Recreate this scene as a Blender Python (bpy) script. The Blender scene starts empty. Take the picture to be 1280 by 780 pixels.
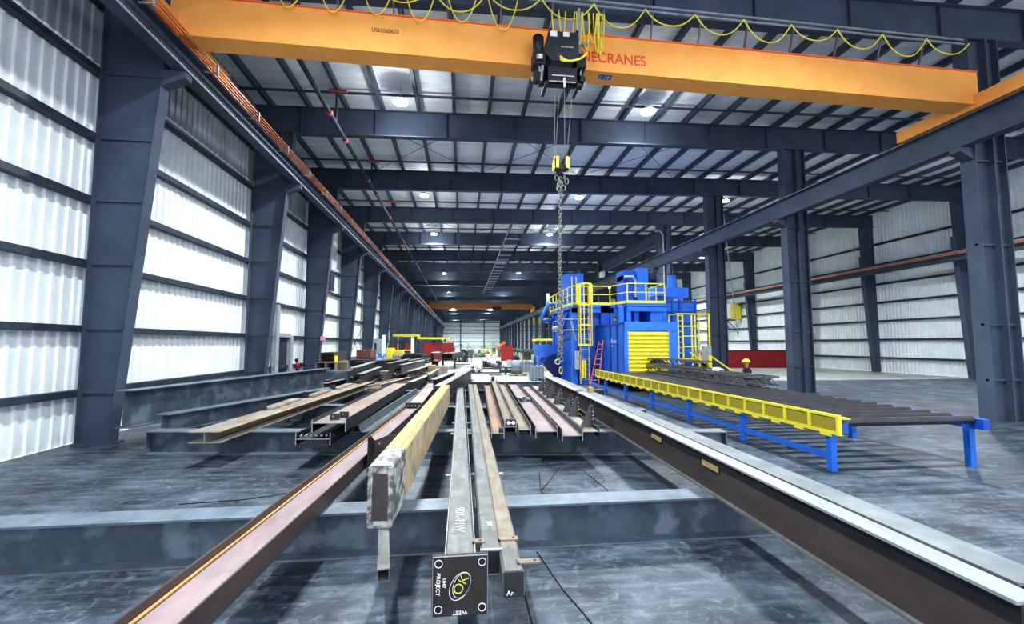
import bpy, math, random
from mathutils import Vector, Matrix
R = math.radians
random.seed(7)
SC = bpy.context.scene
COL = SC.collection

# ------------------------------------------------------------------ materials
def lin(h):
    h = h.lstrip('#')
    c = [int(h[i:i+2], 16) / 255 for i in (0, 2, 4)]
    return tuple((x / 12.92 if x <= .04045 else ((x + .055) / 1.055) ** 2.4) for x in c) + (1,)

MATS = {}
def mat(name, c1, c2=None, rough=.6, metal=0., scale=3., stretch=(1, 1, 1), bump=0., detail=6, emit=0., lo=.35, hi=.65, spec=.5, c3=None, s3=1.2):
    if name in MATS: return MATS[name]
    m = bpy.data.materials.new(name); m.use_nodes = True
    nt = m.node_tree; b = nt.nodes['Principled BSDF']
    b.inputs['Roughness'].default_value = rough
    b.inputs['Metallic'].default_value = metal
    b.inputs['Specular IOR Level'].default_value = spec
    c2 = c2 or c1
    tc = nt.nodes.new('ShaderNodeTexCoord'); mp = nt.nodes.new('ShaderNodeMapping')
    mp.inputs['Scale'].default_value = stretch
    nz = nt.nodes.new('ShaderNodeTexNoise'); nz.inputs['Scale'].default_value = scale; nz.inputs['Detail'].default_value = detail
    nz.inputs['Roughness'].default_value = .65
    cr = nt.nodes.new('ShaderNodeValToRGB')
    cr.color_ramp.elements[0].position = lo; cr.color_ramp.elements[0].color = lin(c1)
    cr.color_ramp.elements[1].position = hi; cr.color_ramp.elements[1].color = lin(c2)
    L = nt.links.new
    L(tc.outputs['Object'], mp.inputs['Vector']); L(mp.outputs['Vector'], nz.inputs['Vector']); L(nz.outputs['Fac'], cr.inputs['Fac'])
    out = cr.outputs['Color']
    if c3:
        n3 = nt.nodes.new('ShaderNodeTexNoise'); n3.inputs['Scale'].default_value = s3; n3.inputs['Detail'].default_value = 8
        r3 = nt.nodes.new('ShaderNodeValToRGB'); r3.color_ramp.elements[0].position = .5; r3.color_ramp.elements[1].position = .62
        mx = nt.nodes.new('ShaderNodeMixRGB'); mx.inputs['Color2'].default_value = lin(c3)
        L(tc.outputs['Object'], n3.inputs['Vector']); L(n3.outputs['Fac'], r3.inputs['Fac'])
        L(r3.outputs['Color'], mx.inputs['Fac']); L(out, mx.inputs['Color1']); out = mx.outputs['Color']
    L(out, b.inputs['Base Color'])
    if bump:
        bp = nt.nodes.new('ShaderNodeBump'); bp.inputs['Strength'].default_value = bump; bp.inputs['Distance'].default_value = .05
        L(nz.outputs['Fac'], bp.inputs['Height']); L(bp.outputs['Normal'], b.inputs['Normal'])
    if emit:
        b.inputs['Emission Color'].default_value = (1, 1, 1, 1); b.inputs['Emission Strength'].default_value = emit
    MATS[name] = m
    return m

frame = mat('painted_frame_steel', '#404a5a', '#4d5868', .7, 0, .8, spec=.3)
frame_far = frame
purlin_m = mat('painted_purlin', '#3b4554', '#465060', .55, 0, 1)
girt_m = mat('girt_paint', '#232c3a', '#35404f', .55, 0, 2)
support_m = mat('cross_girder_paint', '#3a4650', '#505c68', .45, 0, 2.2, bump=.1, c3='#66727c', s3=2.5)
insul = mat('ceiling_insulation', '#d3d8dc', '#eaedf0', .5, 0, 1.4, (.5, 2.2, 1), bump=.6)
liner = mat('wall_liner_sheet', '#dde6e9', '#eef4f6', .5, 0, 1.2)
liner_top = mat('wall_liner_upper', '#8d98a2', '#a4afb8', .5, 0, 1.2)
orange = mat('crane_orange', '#eea250', '#f4ad5c', .8, 0, 1.5)
yellow = mat('safety_yellow', '#e0d02e', '#f2e545', .45, 0, 4)
yellow_old = mat('worn_yellow', '#c9a83c', '#e3c558', .6, 0, 5, c3='#8b8068', s3=3)
cable_y = mat('yellow_cable', '#e5d53a', '#f0e350', .5)
blue = mat('machine_blue', '#2065c8', '#2a74d8', .38, 0, 1.1)
blue_d = mat('machine_blue_dark', '#124aa4', '#1955b6', .45, 0, 1.1)
red = mat('red_panel', '#8a1b22', '#a02a2e', .6, 0, 2)
red_f = mat('red_fitting', '#a8534c', '#b45f56', .5)
ladder_o = mat('ladder_orange', '#d8402a', '#e2543a', .4)
black = mat('black_plastic', '#15171a', '#22252a', .5, 0, 5)
blackgap = mat('black_rubber', '#0b0d10', '#14171b', .7)
charcoal = mat('charcoal_paint', '#23272e', '#31363f', .5, 0, 4)
steel_g = mat('grey_mill_steel', '#585b5a', '#7c7f7d', .5, .15, 6, (1.6, .3, 1.6), c3='#62625e', s3=5)
steel_d = mat('dark_mill_steel', '#2e3034', '#403f42', .45, .3, 3, (1, .4, 1))
steel_b = mat('brown_primer_steel', '#3e3536', '#4f4645', .5, .1, 2, (1, .3, 1))
steel_p = mat('pink_rust_steel', '#7c6866', '#97878a', .6, .1, 2.6, (1.3, .35, 1), c3='#857a7b', s3=4)
steel_l = mat('pale_mill_scale', '#7f7c75', '#97938b', .6, .1, 2.4, (1.3, .3, 1), c3='#86705f', s3=2)
rust = mat('rust_orange_steel', '#7d5e49', '#a07f66', .7, .1, 3, (1.3, .3, 1), c3='#7d7872', s3=2)
rust_y = mat('sandy_rust_steel', '#6b665b', '#8a8475', .6, .1, 5, (1.5, .3, 1), c3='#7b6c58', s3=5)
edge_l = mat('bright_flange_edge', '#8d9397', '#a9aeb1', .45, .3, 3, (1, .3, 1))
edge_o = mat('torch_cut_edge', '#a07a48', '#c2935c', .6, .1, 4, (1, .5, 1))
copper = mat('copper_conductor', '#b5694a', '#d98f66', .35, .6, 2)
zinc = mat('galvanised', '#8f989c', '#b5bcc0', .4, .5, 5)
white_p = mat('white_paint', '#dfe5e8', '#eef2f4', .5)
chalk = mat('chalk_white', '#e8ecec', '#f6f8f8', .8)
chalk_y = mat('chalk_yellow', '#e4df5a', '#efe96b', .8)
letter_red = mat('letter_red', '#dc4a30', '#e0523a', .5)
mark_blue = mat('mark_blue', '#1e50a8', '#2559b4', .5)
paint_b = mat('logo_paint', '#9fb8ea', '#b5caf2', .5)
wood = mat('pallet_wood', '#8a734c', '#b09868', .75, 0, 4, (1, .3, 1))
green = mat('green_paint', '#3f6b4d', '#547f5c', .6, 0, 3)
orange_m = mat('orange_machine', '#c4683c', '#d9794a', .6, 0, 3)
lightgrey = mat('light_grey_paint', '#8a949b', '#a6aeb4', .5, 0, 3)
mesh_y = mat('guard_mesh_infill', '#8f8526', '#a79c36', .7, 0, 60)
tan = mat('tan_tag', '#8e7c4e', '#a69363', .7, 0, 8)
skin_m = mat('skin', '#b98468', '#c99478', .6)
cloth_d = mat('dark_jacket', '#14161a', '#22252b', .9, 0, 6)
denim = mat('work_trousers', '#232a38', '#2e3646', .9, 0, 6)
blackline = mat('band_black', '#101317', '#1a1e23', .6)
wrap_m = mat('wrapped_end_paint', '#5b5b59', '#b7b8b4', .5, .1, 9, (1, .6, 1), lo=.45, hi=.6)
yellow_b = mat('weathered_yellow_beam', '#a88a4e', '#c3a766', .6, 0, 2.2, (2, .3, 2), c3='#8f8364', s3=1.8)
yellow_side = mat('weathered_beam_side', '#a3875a', '#b9b09a', .6, 0, 3, (2, 1.6, .5), c3='#86827a', s3=3.2)
bin_m = mat('grey_bin', '#6b757b', '#7f898f', .5, .2, 4)
lamp_glow = mat('lamp_lens', '#ffffff', emit=26.)
def set_glow(m):
    b = m.node_tree.nodes['Principled BSDF']; b.inputs['Emission Color'].default_value = (.93, .97, 1, 1)
set_glow(lamp_glow)

def floor_material(name, near):
    m = bpy.data.materials.new(name); m.use_nodes = True
    nt = m.node_tree; b = nt.nodes['Principled BSDF']; L = nt.links.new
    tc = nt.nodes.new('ShaderNodeTexCoord')
    n1 = nt.nodes.new('ShaderNodeTexNoise'); n1.inputs['Scale'].default_value = 1.1 if near else .5; n1.inputs['Detail'].default_value = 9; n1.inputs['Distortion'].default_value = .6
    cr = nt.nodes.new('ShaderNodeValToRGB'); e = cr.color_ramp.elements
    if near:
        e[0].position = .36; e[0].color = lin('#1d2731'); e[1].position = .66; e[1].color = lin('#4c5863')
        k = e.new(.5); k.color = lin('#303b45')
    else:
        e[0].position = .3; e[0].color = lin('#7f8482'); e[1].position = .6; e[1].color = lin('#a3a7a3')
    L(tc.outputs['Object'], n1.inputs['Vector']); L(n1.outputs['Fac'], cr.inputs['Fac'])
    out = cr.outputs['Color']
    if near:  # scuffed streaks running across the mats
        mp = nt.nodes.new('ShaderNodeMapping'); mp.inputs['Scale'].default_value = (.5, 3, 1); mp.inputs['Rotation'].default_value = (0, 0, R(14))
        n2 = nt.nodes.new('ShaderNodeTexNoise'); n2.inputs['Scale'].default_value = 2.2; n2.inputs['Detail'].default_value = 10; n2.inputs['Roughness'].default_value = .75
        r2 = nt.nodes.new('ShaderNodeValToRGB'); r2.color_ramp.elements[0].position = .48; r2.color_ramp.elements[1].position = .8
        mx = nt.nodes.new('ShaderNodeMixRGB'); mx.inputs['Color2'].default_value = lin('#8794a0')
        L(tc.outputs['Object'], mp.inputs['Vector']); L(mp.outputs['Vector'], n2.inputs['Vector']); L(n2.outputs['Fac'], r2.inputs['Fac'])
        mul = nt.nodes.new('ShaderNodeMath'); mul.operation = 'MULTIPLY'; mul.inputs[1].default_value = .6
        L(r2.outputs['Color'], mul.inputs[0]); L(mul.outputs[0], mx.inputs['Fac']); L(out, mx.inputs['Color1']); out = mx.outputs['Color']
    if near:
        n4 = nt.nodes.new('ShaderNodeTexNoise'); n4.inputs['Scale'].default_value = 7; n4.inputs['Detail'].default_value = 12; n4.inputs['Roughness'].default_value = .7; n4.inputs['Distortion'].default_value = 1.2
        r4 = nt.nodes.new('ShaderNodeValToRGB'); r4.color_ramp.elements[0].position = .52; r4.color_ramp.elements[1].position = .72
        m4 = nt.nodes.new('ShaderNodeMixRGB'); m4.inputs['Color2'].default_value = lin('#93a0ab'); k4 = nt.nodes.new('ShaderNodeMath'); k4.operation = 'MULTIPLY'; k4.inputs[1].default_value = .38
        L(tc.outputs['Object'], n4.inputs['Vector']); L(n4.outputs['Fac'], r4.inputs['Fac']); L(r4.outputs['Color'], k4.inputs[0]); L(k4.outputs[0], m4.inputs['Fac']); L(out, m4.inputs['Color1']); out = m4.outputs['Color']
        vo = nt.nodes.new('ShaderNodeTexVoronoi'); vo.feature = 'DISTANCE_TO_EDGE'; vo.inputs['Scale'].default_value = .42
        ns = nt.nodes.new('ShaderNodeTexNoise'); ns.inputs['Scale'].default_value = 1.5; mxv = nt.nodes.new('ShaderNodeMixRGB'); mxv.inputs['Fac'].default_value = .25
        L(tc.outputs['Object'], ns.inputs['Vector']); L(tc.outputs['Object'], mxv.inputs['Color1']); L(ns.outputs['Color'], mxv.inputs['Color2']); L(mxv.outputs['Color'], vo.inputs['Vector'])
        r5 = nt.nodes.new('ShaderNodeValToRGB'); r5.color_ramp.elements[0].position = .0; r5.color_ramp.elements[0].color = (.35, .35, .35, 1); r5.color_ramp.elements[1].position = .012; r5.color_ramp.elements[1].color = (0, 0, 0, 1)
        m5 = nt.nodes.new('ShaderNodeMixRGB'); m5.inputs['Color2'].default_value = lin('#12181e'); L(vo.outputs['Distance'], r5.inputs['Fac']); L(r5.outputs['Color'], m5.inputs['Fac']); L(out, m5.inputs['Color1']); out = m5.outputs['Color']
    L(out, b.inputs['Base Color'])
    b.inputs['Roughness'].default_value = .5 if near else .45
    bp = nt.nodes.new('ShaderNodeBump'); bp.inputs['Strength'].default_value = .35 if near else .05; bp.inputs['Distance'].default_value = .06
    L(n1.outputs['Fac'], bp.inputs['Height']); L(bp.outputs['Normal'], b.inputs['Normal'])
    return m

# ------------------------------------------------------------------ mesh builder
class MB:
    def __init__(s): s.v = []; s.f = []
    def add(s, vs, fs):
        o = len(s.v); s.v += [tuple(v) for v in vs]; s.f += [tuple(i + o for i in f) for f in fs]; return s
    def box(s, x0, x1, y0, y1, z0, z1):
        v = [(x, y, z) for x in (x0, x1) for y in (y0, y1) for z in (z0, z1)]
        return s.add(v, [(0, 1, 3, 2), (4, 6, 7, 5), (0, 4, 5, 1), (2, 3, 7, 6), (0, 2, 6, 4), (1, 5, 7, 3)])
    def sweep(s, p0, p1, prof, up=(0, 0, 1)):
        """closed profile [(side, up)] swept from p0 to p1"""
        p0 = Vector(p0); p1 = Vector(p1); d = (p1 - p0).normalized()
        sd = d.cross(Vector(up)).normalized(); uu = sd.cross(d).normalized()
        n = len(prof)
        vs = [p + sd * a + uu * b for p in (p0, p1) for a, b in prof]
        fs = [(i, (i + 1) % n, n + (i + 1) % n, n + i) for i in range(n)]
        fs += [tuple(range(n - 1, -1, -1)), tuple(range(n, 2 * n))]
        return s.add(vs, fs)
    def hollow(s, p0, p1, w, h, t, up=(0, 0, 1), z0=0):
        """open rectangular tube, bottom on z0"""
        p0 = Vector(p0); p1 = Vector(p1); d = (p1 - p0).normalized()
        sd = d.cross(Vector(up)).normalized(); uu = sd.cross(d).normalized()
        o = [(-w/2, 0), (w/2, 0), (w/2, h), (-w/2, h)]; i_ = [(-w/2+t, t), (w/2-t, t), (w/2-t, h-t), (-w/2+t, h-t)]
        vs = [p + sd * a + uu * b for p in (p0, p1) for a, b in o + i_]
        fs = []
        for k in range(4):
            j = (k + 1) % 4
            fs += [(k, j, 8 + j, 8 + k), (4 + j, 4 + k, 12 + k, 12 + j), (k, 4 + k, 4 + j, j), (8 + k, 8 + j, 12 + j, 12 + k)]
        return s.add(vs, fs)
    def bar(s, p0, p1, w, h=None, up=(0, 0, 1)):
        h = h or w
        return s.sweep(p0, p1, [(-w/2, -h/2), (w/2, -h/2), (w/2, h/2), (-w/2, h/2)], up)
    def tube(s, pts, r, n=8, closed=False):
        pts = [Vector(p) for p in pts]; N = len(pts)
        vs = []; ref = None
        for i, p in enumerate(pts):
            a = pts[(i - 1) % N] if (closed or i) else p; b = pts[(i + 1) % N] if (closed or i < N - 1) else p
            d = (b - a).normalized()
            if ref is None:
                ref = Vector((0, 0, 1)) if abs(d.z) < .9 else Vector((1, 0, 0))
            x = d.cross(ref)
            if x.length < 1e-4: ref = Vector((0, 1, 0)); x = d.cross(ref)
            x.normalize(); y = x.cross(d).normalized(); ref = y
            vs += [p + (x * math.cos(2*math.pi*k/n) + y * math.sin(2*math.pi*k/n)) * r for k in range(n)]
        fs = []
        for i in range(N if closed else N - 1):
            j = (i + 1) % N
            fs += [(i*n + k, i*n + (k+1) % n, j*n + (k+1) % n, j*n + k) for k in range(n)]
        if not closed: fs += [tuple(range(n - 1, -1, -1)), tuple(range((N-1)*n, N*n))]
        return s.add(vs, fs)
    def cyl(s, p0, p1, r0, r1=None, n=20):
        r1 = r0 if r1 is None else r1
        p0 = Vector(p0); p1 = Vector(p1); d = (p1 - p0).normalized()
        ref = Vector((0, 0, 1)) if abs(d.z) < .9 else Vector((1, 0, 0))
        x = d.cross(ref).normalized(); y = x.cross(d)
        vs = [p + (x * math.cos(2*math.pi*k/n) + y * math.sin(2*math.pi*k/n)) * r for p, r in ((p0, r0), (p1, r1)) for k in range(n)]
        fs = [(k, (k+1) % n, n + (k+1) % n, n + k) for k in range(n)] + [tuple(range(n-1, -1, -1)), tuple(range(n, 2*n))]
        return s.add(vs, fs)
    def prism(s, poly, axis, a, b):
        """poly in the plane across axis ('y': (x,z) points, 'x': (y,z), 'z': (x,y)) extruded from a to b"""
        n = len(poly)
        def P(p, t): return (p[0], t, p[1]) if axis == 'y' else ((t, p[0], p[1]) if axis == 'x' else (p[0], p[1], t))
        vs = [P(p, t) for t in (a, b) for p in poly]
        fs = [(k, (k+1) % n, n + (k+1) % n, n + k) for k in range(n)] + [tuple(range(n-1, -1, -1)), tuple(range(n, 2*n))]
        return s.add(vs, fs)
    def build(s, name, m, parent=None, bevel=0., smooth=False, origin=None):
        me = bpy.data.meshes.new(name)
        o_ = Vector((0, 0, 0))
        if origin is not None: o_ = Vector(origin)
        elif parent is not None: o_ = PO.get(parent.name, Vector((0, 0, 0)))
        me.from_pydata([Vector(v) - o_ for v in s.v], [], s.f); me.materials.append(m)
        import bmesh
        bm = bmesh.new(); bm.from_mesh(me); bmesh.ops.recalc_face_normals(bm, faces=bm.faces); bm.to_mesh(me); bm.free()
        if smooth:
            for p in me.polygons: p.use_smooth = len(p.vertices) == 4
        o = bpy.data.objects.new(name, me); COL.objects.link(o)
        if parent is not None:
            o.parent = parent; PO[o.name] = o_
        else:
            o.location = o_; PO[o.name] = o_
        if bevel:
            b = o.modifiers.new('Bevel', 'BEVEL'); b.width = bevel; b.segments = 2; b.limit_method = 'ANGLE'
        return o
PO = {}      # world point standing for each object's own zero, so children can be written in world metres

def tag(o, label, cat, group=None):
    o['label'] = label; o['category'] = cat; o['kind'] = 'thing'
    if group: o['group'] = group
    return o
def empty(name, loc, label, cat, group=None):
    o = bpy.data.objects.new(name, None); COL.objects.link(o); o.location = loc; o.empty_display_size = .2
    PO[o.name] = Vector(loc)
    return tag(o, label, cat, group)
def part_empty(name, loc, parent):
    o = bpy.data.objects.new(name, None); COL.objects.link(o); o.parent = parent; o.location = Vector(loc)-PO[parent.name]; PO[o.name] = Vector(loc); return o
def struct(name, mb, m, **k):
    o = mb.build(name, m, **k); o['kind'] = 'structure'; return o
def clone(o, loc, label=None, group=None):
    c = o.copy(); COL.objects.link(c); c.location = loc; PO[c.name] = Vector(loc)
    if label: c['label'] = label
    if group: c['group'] = group
    for ch in o.children:
        d = ch.copy(); COL.objects.link(d); d.parent = c
        for g in ch.children:
            e = g.copy(); COL.objects.link(e); e.parent = d
    return c
def text(body, size, loc, rot, m, parent, name='lettering', ext=.002, align='LEFT', xs=1., bold=0.):
    cu = bpy.data.curves.new(name, 'FONT'); cu.body = body; cu.size = size; cu.extrude = ext; cu.align_x = align; cu.offset = bold
    t = bpy.data.objects.new('t', cu); COL.objects.link(t)
    dg = bpy.context.evaluated_depsgraph_get(); me = bpy.data.meshes.new_from_object(t.evaluated_get(dg))
    bpy.data.objects.remove(t)
    me.materials.clear(); me.materials.append(m)
    o = bpy.data.objects.new(name, me); COL.objects.link(o)
    M = rot.to_4x4() if isinstance(rot, Matrix) else Matrix.Rotation(0, 4, 'Z')
    me.transform(Matrix.Diagonal((xs, 1, 1, 1))); me.transform(M)
    po = PO.get(parent.name, Vector()) if parent else Vector()
    o.location = Vector(loc) - po; o.parent = parent
    return o
def basis(x, y):
    x = Vector(x).normalized(); y = Vector(y).normalized(); z = x.cross(y)
    return Matrix((x, y, z)).transposed()

I_ = lambda w, h, tf, tw: [(-w/2, 0), (w/2, 0), (w/2, tf), (tw/2, tf), (tw/2, h-tf), (w/2, h-tf), (w/2, h), (-w/2, h), (-w/2, h-tf), (-tw/2, h-tf), (-tw/2, tf), (-w/2, tf)]
def off(p0, p1, s, u):
    p0 = Vector(p0); p1 = Vector(p1); d = (p1-p0).normalized(); sd = d.cross(Vector((0, 0, 1))).normalized()
    return p0 + sd*s + Vector((0, 0, u)), p1 + sd*s + Vector((0, 0, u))
def i_beam(name, label, p0, p1, w, h, m_web, m_top=None, tf=.018, tw=.012, cat='steel beam', group=None, parts=True):
    """upright section standing on its bottom flange"""
    root = empty(name, p0, label, cat, group) if parts else None
    if not parts:
        o = MB().sweep(p0, p1, I_(w, h, tf, tw)).build(name, m_web, origin=p0); return tag(o, label, cat, group)
    a, b = off(p0, p1, 0, h/2); MB().bar(a, b, tw, h-2*tf).build('web', m_web, root)
    a, b = off(p0, p1, 0, tf/2); MB().bar(a, b, w, tf).build('flange', m_web, root)
    a, b = off(p0, p1, 0, h-tf/2); MB().bar(a, b, w, tf).build('flange', m_top or m_web, root)
    return root
def flat_h(name, label, p0, p1, w, h, m_web, m_fl, webz=.5, tf=.018, cat='steel beam', group=None, edge=None, m_fr=None):
    """section lying on its side: web level, flanges standing"""
    root = empty(name, p0, label, cat, group)
    a, b = off(p0, p1, 0, h*webz); MB().bar(a, b, w-2*tf, .014).build('web', m_web, root)
    for s in (-1, 1):
        a, b = off(p0, p1, s*(w-tf)/2, h/2); MB().bar(a, b, tf, h).build('flange', m_fl if s < 0 or not m_fr else m_fr, root)
    o_, t_ = (w-tf)/2, tf/2; zc = h*webz          # pale sawn end of the section
    d = (Vector(p1)-Vector(p0)).normalized()
    pr_ = [(-o_-t_, 0), (-o_+t_, 0), (-o_+t_, zc-.008), (o_-t_, zc-.008), (o_-t_, 0), (o_+t_, 0), (o_+t_, h), (o_-t_, h), (o_-t_, zc+.008), (-o_+t_, zc+.008), (-o_+t_, h), (-o_-t_, h)]
    MB().sweep(Vector(p0)-d*.004, p0, pr_).build('sawn_end', edge_l, root)
    return root
def sq_tube(name, label, p0, p1, w, h, m, t=.012, cat='steel tube', group=None, bevel=0.):
    o = MB().hollow(p0, p1, w, h, t).build(name, m, origin=p0, bevel=bevel); return tag(o, label, cat, group)
# ------------------------------------------------------------------ building shell
YR = [-3.6, 4.1, 11.9, 20.0, 27.0, 34.3, 42.0, 50.2] + [50.2 + 7.6*k for k in range(1, 19)]   # frame lines down the hall
YE = 190.0
XW, XM, XE = -9.25, 16.3, 36.0
zt = lambda x: 13.08 + .016*x
zb = lambda x: 11.9 + .02*x

mb = MB(); mb.add([(XW-.1, -8, 0), (XE+.1, -8, 0), (XE+.1, 27, 0), (XW-.1, 27, 0)], [(0, 1, 2, 3)])
struct('floor', mb, floor_material('dark_stained_floor', True))
mb = MB(); mb.add([(XW-.1, 27, 0), (XE+.1, 27, 0), (XE+.1, YE, 0), (XW-.1, YE, 0)], [(0, 1, 2, 3)])
struct('floor', mb, floor_material('pale_concrete_floor', False))
mb = MB()
mb.add([(XW-.2, -8, zt(XW)+.30), (XE+.2, -8, zt(XE)+.30), (XE+.2, YE, zt(XE)+.30), (XW-.2, YE, zt(XW)+.30)], [(0, 1, 2, 3)])
struct('ceiling', mb, insul)

def corrugated(x, y0, y1, z0, z1, sgn, along='y', pitch=.3):
    mb = MB(); pts = []; y = y0
    while y < y1:
        pts += [(y, 0), (y+pitch*.55, 0), (y+pitch*.65, .04), (y+pitch*.9, .04)]; y += pitch
    vs = []; fs = []
    for i, (a, d) in enumerate(pts):
        for z in (z0, z1): vs.append((x+sgn*d, a, z) if along == 'y' else (a, x+sgn*d, z))
        if i: fs.append((2*i-2, 2*i, 2*i+1, 2*i-1))
    return mb.add(vs, fs)
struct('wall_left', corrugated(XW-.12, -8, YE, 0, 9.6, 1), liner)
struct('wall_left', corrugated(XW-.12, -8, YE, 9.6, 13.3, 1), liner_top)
struct('wall_right', corrugated(XE+.12, -8, YE, 0, 14.1, -1), liner)
struct('wall_far', corrugated(YE+.1, XW-.2, XE+.2, 0, 14.1, -1, 'x'), liner)

for i, y in enumerate(YR):                                        # one rafter per frame line
    mb = MB()
    mb.prism([(XW+.1, zb(XW)), (XE-.1, zb(XE)), (XE-.1, zt(XE)), (XW+.1, zt(XW))], 'y', y-.008, y+.008)
    for f in (zb, zt):
        d = .012
        mb.prism([(XW+.1, f(XW)-d), (XE-.1, f(XE)-d), (XE-.1, f(XE)+d), (XW+.1, f(XW)+d)], 'y', y-.16, y+.16)
    if i < 14:
        for x in [-7.2 + 3.2*k for k in range(13)]:
            mb.box(x-.007, x+.007, y-.12, y+.12, zb(x), zt(x))
    struct('roof_rafter', mb, frame)
    if i and y < 120:                                              # flange brace line ahead of each rafter
        struct('roof_brace', MB().bar((XW, y-1.35, zt(XW)+.04), (XE, y-1.35, zt(XE)+.04), .06, .09), purlin_m)
for k in range(28):                                                # roof purlins
    x = -8.55 + 1.62*k
    struct('roof_purlin', MB().prism([(x-.07, zt(x)+.02), (x+.07, zt(x)+.02), (x+.07, zt(x)+.3), (x-.07, zt(x)+.3)], 'y', -6, YE), purlin_m)
for i, y in enumerate(YR[:10]):                                    # slender roof rods in crossed pairs
    if i % 2 == 0: continue
    for a, b in ((-5.3, 1), (1, 7.4), (7.4, 13.8)):
        y2 = YR[i+1]
        mb = MB().bar((a, y, zt(a)), (b, y2, zt(b)), .022); mb.bar((b, y, zt(b)), (a, y2, zt(a)), .022)
        struct('roof_bracing_rod', mb, purlin_m)

ZG = [1.25, 2.8, 4.4, 6.0, 7.6, 9.3, 11.1]                         # girt levels
for z in ZG:
    struct('wall_girt', MB().box(XW-.08, XW+.13, -8, YE, z-.11, z+.05), girt_m)
    struct('wall_girt', MB().box(XE-.13, XE+.08, -8, YE, z-.11, z+.05), girt_m)
for z in [1.6, 3.4, 5.0, 6.8, 8.3, 10.0, 11.6]:
    struct('wall_girt', MB().box(XW, XE, YE-.2, YE, z-.14, z+.1), girt_m)
for x in (-.6, 9.4, 22.5, 29.5):
    struct('end_wall_column', MB().box(x-.2, x+.2, YE-.55, YE-.1, 0, 13.5), frame)
for z0, x0, x1 in ((.3, -9, -4.6), (.3, 1.2, 4.4), (.3, 5, 8.6), (.3, 10, 17)):
    struct('window_%d' % (int(x0)+10), MB().box(x0, x1, YE-.14, YE-.04, 1.0, 3.0), mat('end_window_glow', '#cfe6da', '#e2f1e8', .3))

def left_column(y, detail):
    mb = MB()
    poly = [(XW+.13, 0), (-8.42, 0), (-7.62, 10.3), (-7.5, zb(-7.5)), (XW+.13, zb(XW))]
    mb.prism(poly, 'y', y-.008, y+.008)
    mb.box(XW+.11, XW+.14, y-.16, y+.16, 0, 12.6)
    mb.prism([(-8.43, 0), (-8.40, 0), (-7.60, 10.3), (-7.47, 11.85), (-7.5, 11.85), (-7.63, 10.3)], 'y', y-.16, y+.16)
    if detail:
        for z in ZG[:6]:
            xi = -8.42 + .8*z/10.3
            mb.box(XW+.14, xi-.01, y-.06, y-.008, z-.05, z-.01)
    mb.box(XW+.05, -8.3, y-.22, y+.22, 0, .03)
    struct('building_column', mb, frame)
    mb = MB(); mb.prism([(-7.72, 9.0), (-7.15, 9.25), (-7.15, 9.42), (-7.7, 9.42)], 'y', y-.14, y+.14)   # corbel under the runway
    struct('column_corbel', mb, frame)
for i, y in enumerate(YR): left_column(y, i < 12)

def mid_column(y, second):
    mb = MB(); z = zb(XM)
    mb.box(15.95, 15.99, y-.22, y+.22, 0, z); mb.box(16.62, 16.66, y-.22, y+.22, 0, z); mb.box(15.99, 16.62, y-.01, y+.01, 0, z)
    if second: mb.box(16.7, 16.74, y-.18, y+.18, 0, z); mb.box(17.1, 17.14, y-.18, y+.18, 0, z); mb.box(16.74, 17.1, y-.01, y+.01, 0, z)
    for h in (1.3, 3.0, 5.5, 8.2, 10.4): mb.box(15.95, 17.14 if second else 16.66, y-.1, y-.02, h-.03, h+.03)
    mb.box(15.8, 17.2, y-.3, y+.3, 0, .04)
    struct('building_column', mb, frame)
    struct('column_corbel', MB().prism([(15.95, 8.2), (15.5, 8.45), (15.5, 8.58), (15.95, 8.58)], 'y', y-.16, y+.16), frame)
for i, y in enumerate(YR):
    if i != 6: mid_column(y, i < 8)
for i, y in enumerate(YR):
    mb = MB(); z = zb(XE)
    mb.prism([(XE-.15, 0), (XE-.85, 0), (XE-1.5, 10), (XE-1.6, z), (XE-.15, z)], 'y', y-.01, y+.01)
    mb.prism([(XE-.87, 0), (XE-.83, 0), (XE-1.48, 10), (XE-1.52, 10)], 'y', y-.18, y+.18)
    struct('building_column', mb, frame)

# jack beam that carries the roof where one column is left out
mb = MB(); mb.sweep((16.3, 34.3, 10.75), (16.3, 50.2, 10.75), I_(.4, 1.1, .03, .02))
struct('jack_beam', mb, frame)
o = MB().box(15.9, 16.25, 48.6, 49.6, 10.1, 10.75).build('hanging_tag', white_p); tag(o, 'white square tag hanging under the dark jack beam', 'tag')

# left wall: door, frame, bracing, tall vent panel
o = struct('door_1', MB().box(XW-.02, XW+.06, 23.2, 24.5, 0, 2.75), charcoal)
struct('trim_1', MB().box(XW, XW+.22, 22.75, 23.1, 0, 4.35).box(XW, XW+.22, 24.6, 24.95, 0, 2.85).box(XW, XW+.22, 23.1, 24.6, 2.75, 2.95), lightgrey)
for y0, y1 in ((34.3, 42.0), (50.2, 57.8)):
    mb = MB()
    for z0, z1 in ((.3, 4.6), (4.6, 9.0)):
        mb.bar((XW+.35, y0, z0), (XW+.35, y1, z1), .03); mb.bar((XW+.35, y0, z1), (XW+.35, y1, z0), .03)
    struct('wall_bracing_rod', mb, charcoal)
o = empty('wall_vent', (XW+.35, 29.8, 7.6), 'tall white louvred vent panel on the left wall behind a dark column', 'vent')
mb = MB().box(XW+.1, XW+.16, 31.2, 32.4, 7.5, 10.7); mb.build('vent_panel', white_p, o)
mb = MB()
for k in range(38): mb.box(XW+.16, XW+.3, 31.2, 32.4, 7.55+.082*k, 7.59+.082*k)
mb.build('slats', white_p, o)
o = MB().box(XW+.14, XW+.2, 31.3, 32.3, 6.1, 7.35).build('window_2', charcoal); o['kind'] = 'structure'
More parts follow.
